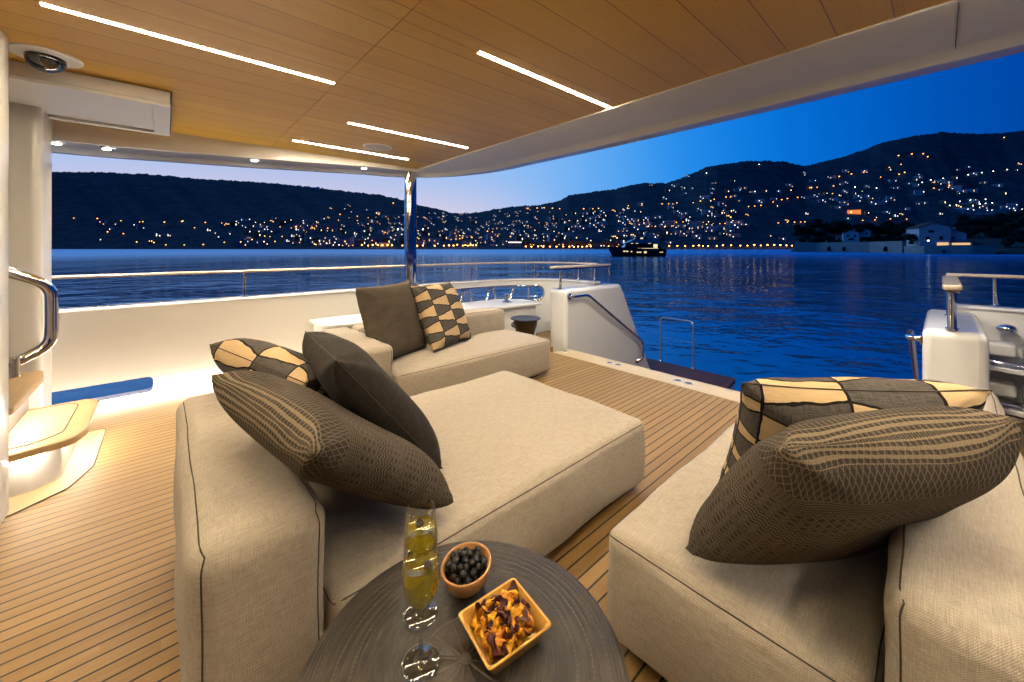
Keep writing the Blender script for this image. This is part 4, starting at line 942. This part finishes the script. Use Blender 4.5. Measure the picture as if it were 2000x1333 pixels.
def block(T_, name, x0, x1, y0, y1, z0, z1, r, seams, bul=.012, seed=0):
    g, sf = cushion(x0,x1,y0,y1,z0,z1,r,bul,seed); o = obj(name, g, LINEN, parent=T_, smooth=180)
    hd = np.array([(x1-x0)/2,(y1-y0)/2,(z1-z0)/2])
    for ax, sg in seams: obj('piping', G().tube(seam(sf, hd, ax, sg, r), .0019, 6, loop=True), PIPING, parent=o, smooth=60)
    return o
T_ = thing('daybed', 'wide beige linen daybed with a backrest block at its left end in the foreground', 'sofa', (1.0,1.7,0))
block(T_, 'seat', .325,2.0,1.10,2.31,.045,.395,.045,[(2,1)],.016,1); block(T_, 'backrest', .035,.325,1.095,2.315,.045,.665,.055,[(0,-1),(0,1)],.012,2)
obj('plinth', G().box(.12,1.9,1.2,2.2,0,.05), RUBBER, parent=T_, smooth=0)
T_ = thing('far_sofa', 'beige linen sofa with a left arm standing along the side bench', 'sofa', (2.0,3.25,0))
block(T_, 'seat', 1.28,3.03,2.745,3.47,.045,.395,.045,[(2,1)],.016,3); block(T_, 'backrest', 1.28,3.02,3.475,3.72,.045,.63,.05,[(1,-1)],.01,4); block(T_, 'armrest', 1.0,1.275,2.745,3.72,.045,.625,.05,[(0,1)],.01,5)
obj('plinth', G().box(1.1,2.93,2.85,3.6,0,.05), RUBBER, parent=T_, smooth=0)
T_ = thing('right_sofa', 'beige linen sofa with a long backrest at the right in the foreground', 'sofa', (2.0,.3,0))
block(T_, 'seat', 1.09,3.02,.085,.765,.045,.415,.05,[(2,1)],.016,6); block(T_, 'backrest', 1.07,3.02,-.185,.083,.045,.665,.055,[(1,1),(1,-1)],.012,7)
obj('plinth', G().box(1.2,2.95,-.1,.68,0,.05), RUBBER, parent=T_, smooth=0)
SOFABOX = [(.325,2.0,1.10,2.31,.405),(.035,.325,1.095,2.315,.672),(1.28,3.03,2.745,3.47,.405),(1.28,3.02,3.475,3.72,.637),(1.0,1.275,2.745,3.72,.632),(1.09,3.02,.085,.765,.428),(1.07,3.02,-.185,.083,.672)]

# ------------------------------------------------------------------ cushions: two sheets sewn together and blown up
def pillow_shape(s, n, seed, fat, press=.004, its=160, inner=8, damp=.9, shear=.35):
    r = np.random.default_rng(seed); N = n+1; lin = np.linspace(-.5,.5,N)*s
    X, Y = np.meshgrid(lin, lin, indexing='ij')
    edge = np.zeros((N,N), bool); edge[0]=edge[-1]=True; edge[:,0]=edge[:,-1]=True
    z0=np.where(edge,0,.012)
    A = np.stack([X,Y,z0+r.normal(size=X.shape)*.002],-1); B = np.stack([X,Y,-z0+r.normal(size=X.shape)*.002],-1)
    pA,pB=A.copy(),B.copy(); L=s/n; D=L*math.sqrt(2)
    def solve(P):
        for ax in (0,1):
            Q=np.moveaxis(P,ax,0)
            for st in (0,1):
                a,b=Q[st:-1:2],Q[st+1::2]; m=min(len(a),len(b)); d=b[:m]-a[:m]; l=np.linalg.norm(d,axis=-1,keepdims=True); c=d*(.5*(l-L)/np.maximum(l,1e-9)); a[:m]+=c; b[:m]-=c
        for fl in (1,-1):
            Q=P[:,::fl]
            for st in (0,1):
                a=Q[st:-1:2,:-1]; b=Q[st+1::2,1:]; m=min(len(a),len(b)); d=b[:m]-a[:m]; l=np.linalg.norm(d,axis=-1,keepdims=True); c=d*(.5*shear*(l-D)/np.maximum(l,1e-9)); a[:m]+=c; b[:m]-=c
    for it in range(its):
        for P,pv,sg in ((A,pA,1),(B,pB,-1)):
            dx=np.gradient(P,axis=0);dy=np.gradient(P,axis=1);nn=np.cross(dx,dy);nn/=np.maximum(np.linalg.norm(nn,axis=-1,keepdims=True),1e-9)
            vel=(P-pv)*damp; pv[...]=P
            pr=press*np.clip(1.15-(np.abs(P[...,2:3])/(fat*.5))**4,-.3,1)
            P+=vel+nn*sg*pr
        for _ in range(inner):
            solve(A);solve(B); m=(A+B)/2; A[edge]=m[edge];B[edge]=m[edge]
    # soften the sewn rim and add creases that run out of the corners
    I, J = np.meshgrid(np.arange(N), np.arange(N), indexing='ij'); rim = np.minimum.reduce([I, J, n-I, n-J]); wt = np.clip(1-rim/5., 0, 1)[...,None]*.6
    for _ in range(7):
        def nb(P, Q):
            S = np.zeros_like(P); C = np.zeros((N,N,1))
            S[1:] += P[:-1]; C[1:] += 1; S[:-1] += P[1:]; C[:-1] += 1; S[:,1:] += P[:,:-1]; C[:,1:] += 1; S[:,:-1] += P[:,1:]; C[:,:-1] += 1
            S[0] += Q[1]; C[0] += 1; S[-1] += Q[-2]; C[-1] += 1; S[:,0] += Q[:,1]; C[:,0] += 1; S[:,-1] += Q[:,-2]; C[:,-1] += 1
            return S/C
        a2, b2 = nb(A,B), nb(B,A); A = A+(a2-A)*wt; B = B+(b2-B)*wt
        m = (A+B)/2; A[edge] = m[edge]; B[edge] = m[edge]
    for P, sg in ((A,1),(B,-1)):
        for cx in (-.5,.5):
            for cy in (-.5,.5):
                dx_, dy_ = (X/s-cx)*-np.sign(cx), (Y/s-cy)*-np.sign(cy); rr = np.hypot(dx_,dy_); ph = np.arctan2(dy_,dx_)
                P[...,2] += sg*np.where(edge,0,1)*.018*np.exp(-(rr/.26)**2)*np.sin(ph*(8+r.integers(0,4))+r.uniform(0,6))*np.clip(rr/.06,0,1)
        P[...,2] += sg*np.where(edge,0,1)*.009*np.sin(X/s*r.uniform(5,9)+r.uniform(0,6))*np.sin(Y/s*r.uniform(5,9)+r.uniform(0,6))
    return A,B
def pillow(name, label, m, s, c, xa, ya, nn, seed, fat=.21, n=30, seam_mat=None, group=None):
    A, B = pillow_shape(s*1.115, n, seed, fat, .002); N = n+1
    M = np.array([xa, ya, nn]).T; c = np.array(c); g = G(); vid = {}; V = []; uv = []
    def add(P, i, j, side):
        e = i in (0,n) or j in (0,n); k = (i,j,0 if e else side)
        if k not in vid:
            w = M @ P[i,j] + c
            for (x0,x1,y0,y1,zt) in SOFABOX:                            # cloth rests on the upholstery
                if x0 < w[0] < x1 and y0 < w[1] < y1 and w[2] < zt: w[2] = zt+.002
            vid[k] = len(V); V.append(tuple(w))
        return vid[k]
    fl = []
    for side, P in ((1,A),(-1,B)):
        for i in range(n):
            for j in range(n):
                q = [(i,j),(i+1,j),(i+1,j+1),(i,j+1)]
                if side < 0: q = q[::-1]
                g.f.append(tuple(add(P,a,b,side) for a,b in q)); g.m.append(0); fl += [(a/n, b/n) for a,b in q]
    g.v = V; g.uv = ('l', fl if m is not CHARCOAL else [(a*s,b*s) for a,b in fl])
    o = obj(name, g, m, label=label, cat='cushion', group=group, smooth=180, subd=1)
    ring = [V[vid[(i,0,0)]] for i in range(n)]+[V[vid[(n,j,0)]] for j in range(n)]+[V[vid[(i,n,0)]] for i in range(n,0,-1)]+[V[vid[(0,j,0)]] for j in range(n,0,-1)]
    if m is not WOVEN: obj('seam', G().tube(ring, .0022, 6, loop=True), seam_mat or PIPING, parent=o, smooth=60)
    return o
WSEAM = mat('woven_seam', (.05,.036,.024), .9)
pillow('woven_cushion','large dark woven cushion with tan stripes leaning on the daybed backrest nearest the wine glasses',WOVEN,.648,(.435,1.393,.69),(-.219,.972,.087),(-.751,-.225,.62),(.622,.071,.779),11,.175,seam_mat=WSEAM)
pillow('charcoal_cushion','plain charcoal cushion on the daybed between two patterned ones',CHARCOAL,.654,(.688,1.755,.68),(.093,.996,-.017),(-.617,.071,.784),(.781,-.062,.621),12,.215)
pillow('check_cushion','beige and grey wedge patterned cushion half hidden behind the charcoal one',CHECK,.60,(.50,2.16,.68),(-.453,.874,.176),(-.693,-.47,.547),(.56,.126,.819),13,.23)
pillow('woven_cushion','brown woven cushion upright on the far sofa by its arm',WOVEN,.65,(1.488,3.219,.712),(.917,.398,.024),(-.125,.231,.965),(.379,-.888,.262),14,.19,seam_mat=WSEAM)
pillow('check_cushion','beige and grey wedge patterned cushion upright on the far sofa',CHECK,.63,(2.03,3.29,.70),(.919,.395,-.016),(-.155,.395,.905),(.364,-.829,.424),15,.19)
pillow('woven_cushion','large dark woven cushion with tan stripes lying over the right sofa backrest',WOVEN,.60,(1.293,.192,.71),(-.83,.557,-.035),(-.357,-.482,.8),(.429,.676,.599),16,.20,seam_mat=WSEAM)
pillow('check_cushion','beige and grey wedge patterned cushion upright behind the woven one on the right sofa',CHECK,.585,(1.601,.24,.71),(-.574,.818,-.046),(-.474,-.286,.832),(.668,.5,.552),17,.21)

# ------------------------------------------------------------------ tables
TC = (.434,.618,0)
T_ = thing('round_table', 'round dark bronze drum table in the foreground holding the glasses and snacks', 'table', TC)
obj('table_top', G().lathe([(0,.55),(.30,.55),(.308,.547),(.312,.54),(.31,.53),(.30,.526),(.27,.52)], TC, 128), BRONZE, parent=T_, smooth=40)
obj('drum_body', G().lathe([(.27,.52),(.262,.44),(.235,.36),(.20,.27),(.195,.16),(.215,.06),(.235,0)], TC, 96), BRONZE, parent=T_, smooth=60)
DC = (3.45,3.585,0)
T_ = thing('drum_stool', 'small bronze drum table with a flared top beyond the far sofa', 'side table', DC)
obj('drum_top', G().lathe([(0,.45),(.19,.45),(.196,.445),(.194,.438),(.15,.43)], DC, 64), DRUMTOP, parent=T_); obj('drum_body', G().lathe([(.15,.432),(.155,.40),(.15,.36),(.13,.30),(.115,.24),(.12,.12),(.15,0)], DC, 64), DRUMSIDE, parent=T_, smooth=60)
for a in (2.7, 2.95): obj('handle', G().tube([(DC[0]+math.cos(a)*(.155+.03*math.sin(q)), DC[1]+math.sin(a)*(.155+.03*math.sin(q)), .37+.028*math.cos(q)) for q in np.linspace(0,PI,10)], .008, 8), DRUMSIDE, parent=T_, smooth=60)
T_ = thing('wicker_basket', 'brown wicker basket on the deck behind the daybed cushions', 'basket', (.95,4.15,0))
g = G()
for k in range(9): g.tube([(.95+.17*math.cos(q)+.004*math.sin(q*9+k), 4.15+.17*math.sin(q), .02+k*.026+.006*math.sin(q*14+k*PI)) for q in np.linspace(0,2*PI,60)[:-1]], .014, 6, loop=True)
obj('body', g, WICKER, parent=T_, smooth=60); obj('base', G().lathe([(0,.01),(.165,.01),(.165,0)], (.95,4.15,0), 32), WICKER, parent=T_)

# ------------------------------------------------------------------ champagne flutes
TZ = .5505
def flute(loc, label, seed):
    T_ = thing('champagne_flute', label, 'glass', loc, 'champagne flutes on the bronze table')
    out = [(0,.0002),(.034,.0002),(.037,.0014),(.0365,.0028),(.028,.0045),(.016,.0075),(.008,.012),(.0048,.02),(.0040,.045),(.0040,.085),(.0052,.098),(.010,.106),(.020,.117),(.029,.133),(.0345,.152),(.0358,.168),(.0348,.19),(.0325,.213),(.0300,.235)]
    inn = [(.0294,.2355),(.0288,.235),(.0312,.213),(.0335,.19),(.0344,.168),(.0331,.152),(.0276,.134),(.0188,.119),(.009,.110),(0,.1075)]
    obj('bowl', G().lathe([(.0100,.106)]+out[12:]+inn[:-2]+[(.009,.1105)], loc, 64), GLASS, parent=T_, smooth=60)
    obj('stem_and_foot', G().lathe(out[:12]+[(.0095,.1066),(0,.1068)], loc, 48), STEMGLASS, parent=T_, smooth=60)
    lv = .193
    wine = [(0,.1073),(.0091,.1099),(.0189,.1189),(.0277,.1339),(.0332,.1519),(.0345,.168),(.0337,.1895),(.0333,lv),(.0325,lv-.0006),(0,lv-.0006)]
    obj('wine', G().lathe(wine, loc, 64), WINE, parent=T_, smooth=60)
    return lv
def berry(loc, label, seed):
    r = np.random.default_rng(seed); g = G(); 
    for k in range(46):
        z = 1-2*(k+.5)/46; ph = k*2.39996; q = math.sqrt(1-z*z)
        g.ball((loc[0]+.0075*q*math.cos(ph), loc[1]+.0075*q*math.sin(ph), loc[2]+.0098*z), .0024, 8, 6)
    g.ball(loc, .0078, 12, 8)
    obj('blackberry', g, BERRY, label=label, cat='berry', smooth=180, group='blackberries in the flutes')
def fr2w(R, F): return (F*CA+R*SA, F*SA-R*CA)
p1 = fr2w(-.1755,.742); p2 = fr2w(-.1985,.839)
lv = flute((*p1,TZ), 'full champagne flute standing nearest the camera', 1); flute((*p2,TZ), 'full champagne flute standing behind the nearest one', 2)
berry((p1[0]+SA*.014-CA*.004, p1[1]-CA*.014-SA*.004, TZ+lv-.005), 'dark blackberry floating in the nearer flute', 1); berry((p2[0]+.004, p2[1]+.012, TZ+lv-.003), 'dark blackberry floating in the flute behind', 2)
# bowl of olives
bx, by = fr2w(-.107,.905)
T_ = thing('olive_bowl', 'small rounded wooden bowl full of black olives', 'bowl', (bx,by,TZ))
prof_o = [(0,0),(.022,0),(.032,.004),(.044,.018),(.053,.038),(.0575,.058),(.0565,.0605),(.053,.0605),(.0515,.058),(.047,.038),(.038,.02),(.02,.010),(0,.009)]
rings = [[(bx+r*1.06*math.cos(2*PI*k/64), by+r*.96*math.sin(2*PI*k/64), TZ+z*(1+.10*math.cos(2*PI*k/64-.6)*(z/.06))) for k in range(64)] for r, z in prof_o]
obj('bowl_body', G().loft(rings), BOWL, parent=T_, smooth=70)
def olive_mesh(seed):
    r = np.random.default_rng(seed); g = G(); g.ball((0,0,0), .0085, 16, 12, sc=(1,.82,.78)); V = np.array(g.v); 
    V *= (1+.05*np.sin(V[:,0:1]*900+seed)*np.sin(V[:,1:2]*1100+V[:,2:3]*700)); g.v = [tuple(q) for q in V]; return mesh('olive', g, OLIVE, 180)
OM = [olive_mesh(k) for k in range(4)]
def drop(n, rmax, z0, dmin, gen):
    pts = []
    for _ in range(6000):
        if len(pts) >= n: break
        q = gen()
        if all((q[0]-a[0])**2+(q[1]-a[1])**2+(q[2]-a[2])**2 > dmin**2 for a in pts): pts.append(q)
    return pts
def genb():
    r = .041*math.sqrt(random.random()); a = random.uniform(0,2*PI); return (bx+r*1.05*math.cos(a), by+r*.95*math.sin(a), TZ+random.choice((.040,.052,.062+.010*(1-(r/.041)**2))))
for q in drop(60, .04, 0, .0145, genb):
    inst('olive', random.choice(OM), q, random.uniform(0,6), random.uniform(1.08,1.28), 'wrinkled black olive heaped in the small wooden bowl', 'olive', 'olives in the wooden bowl').rotation_euler = (random.uniform(-.6,.6), random.uniform(-.6,.6), random.uniform(0,6))
# tray of vegetable chips
cor = [fr2w(-.1145,.802), fr2w(.005,.893), fr2w(.083,.779), fr2w(-.0415,.692)]
tcx = sum(q[0] for q in cor)/4; tcy = sum(q[1] for q in cor)/4
T_ = thing('snack_tray', 'square wooden dish piled with vegetable chips', 'dish', (tcx,tcy,TZ))
def sq(k, z, r=.01):
    return [(x,y,TZ+z) for x,y in fillet([(tcx+(q[0]-tcx)*k, tcy+(q[1]-tcy)*k) for q in cor], r, 5)]
obj('dish_body', G().loft([sq(.70,0),sq(.76,.002),sq(.97,.034),sq(1.0,.037),sq(.985,.039),sq(.93,.038),sq(.90,.034),sq(.72,.010),sq(.4,.008),sq(.02,.008,.0001)], True, False).add(sq(.70,0), [tuple(range(len(sq(.70,0))))[::-1]]), TRAYW, parent=T_, smooth=40)
def chip_mesh(seed, mm):
    r = np.random.default_rng(seed); n, m = 12, 7; L = r.uniform(.032,.050); Wd = r.uniform(.020,.030); cu = r.uniform(8,42)*r.choice((-1,1)); tw = r.uniform(-1.2,1.2); g = G(); ph = r.uniform(0,6,4); V = []
    for side in (0,1):
        for i in range(n+1):
            for j in range(m+1):
                u = i/n-.5; v = j/m-.5; wdt = Wd*(math.sqrt(max(.06,1-(2*u)**2*.92)))*(1+.18*math.sin(u*13+ph[0]))
                x = u*L; y = v*wdt; z = cu*y*y*2.2 + .004*math.sin(u*9+ph[1])+.0035*math.sin(v*8+u*5+ph[2])+ (.0013 if side else 0)
                a = tw*u; V.append((x, y*math.cos(a)-z*math.sin(a), y*math.sin(a)+z*math.cos(a)+ .9*cu/40*x*x*6))
    K = (n+1)*(m+1); fs = []
    for i in range(n):
        for j in range(m):
            a = i*(m+1)+j; fs.append((a,a+1,a+m+2,a+m+1)); fs.append((K+a,K+a+m+1,K+a+m+2,K+a+1))
    for i in range(n):
        for j in (0,m): a = i*(m+1)+j; fs.append((a,a+m+1,K+a+m+1,K+a) if j == 0 else (a,K+a,K+a+m+1,a+m+1))
    for j in range(m):
        for i in (0,n): a = i*(m+1)+j; fs.append((a,K+a,K+a+1,a+1) if i == 0 else (a,a+1,K+a+1,K+a))
    g.add(V, fs); return mesh('vegetable_chip', g, mm, 70)
CM = {'orange': [chip_mesh(k, CHIPO) for k in range(30,37)], 'brown': [chip_mesh(k, CHIPB) for k in range(40,45)], 'purple': [chip_mesh(k, CHIPP) for k in range(50,55)]}
ex_ = Vector((cor[1][0]-cor[0][0], cor[1][1]-cor[0][1])); ey_ = Vector((cor[3][0]-cor[0][0], cor[3][1]-cor[0][1]))
for k in range(74):
    a, b = random.uniform(-.31,.31), random.uniform(-.31,.31); hz = .018+.036*(1-(max(abs(a),abs(b))/.42)**2)*random.random()+.004
    kind = random.choices(('orange','brown','purple'), (5,2.4,3.2))[0]
    o = inst('vegetable_chip', random.choice(CM[kind]), (tcx+ex_[0]*a+ey_[0]*b, tcy+ex_[1]*a+ey_[1]*b, TZ+hz), 0, random.uniform(.8,1.15), {'orange':'bright orange curled vegetable chip heaped in the square wooden dish','brown':'browned orange curled vegetable chip heaped in the square wooden dish','purple':'dark purple curled vegetable chip heaped in the square wooden dish'}[kind], 'chip', f'{kind} vegetable chips in the dish')
    o.rotation_euler = (random.uniform(-.9,.9), random.uniform(-.9,.9), random.uniform(0,6))

# ------------------------------------------------------------------ camera and render
cam = bpy.data.cameras.new('camera'); co = bpy.data.objects.new('camera', cam); COL.objects.link(co)
co.location = (0,0,CAMH); co.rotation_euler = (PI/2, 0, ANG-PI/2)
cam.sensor_width = 36; cam.lens = FPX/2000*36; cam.shift_y = -(666.5-HORIZ)/2000; cam.clip_start = .02; cam.clip_end = 30000
scene.camera = co
scene.render.engine = 'CYCLES'
cy_ = scene.cycles
cy_.use_denoising = True; cy_.max_bounces = 10; cy_.diffuse_bounces = 5; cy_.glossy_bounces = 5; cy_.transmission_bounces = 10; cy_.transparent_max_bounces = 8
cy_.caustics_reflective = False; cy_.caustics_refractive = True; cy_.sample_clamp_indirect = 6; cy_.use_light_tree = True
vs = scene.view_settings; vs.view_transform = 'Standard'; vs.look = 'None'; vs.exposure = 0; vs.gamma = 1
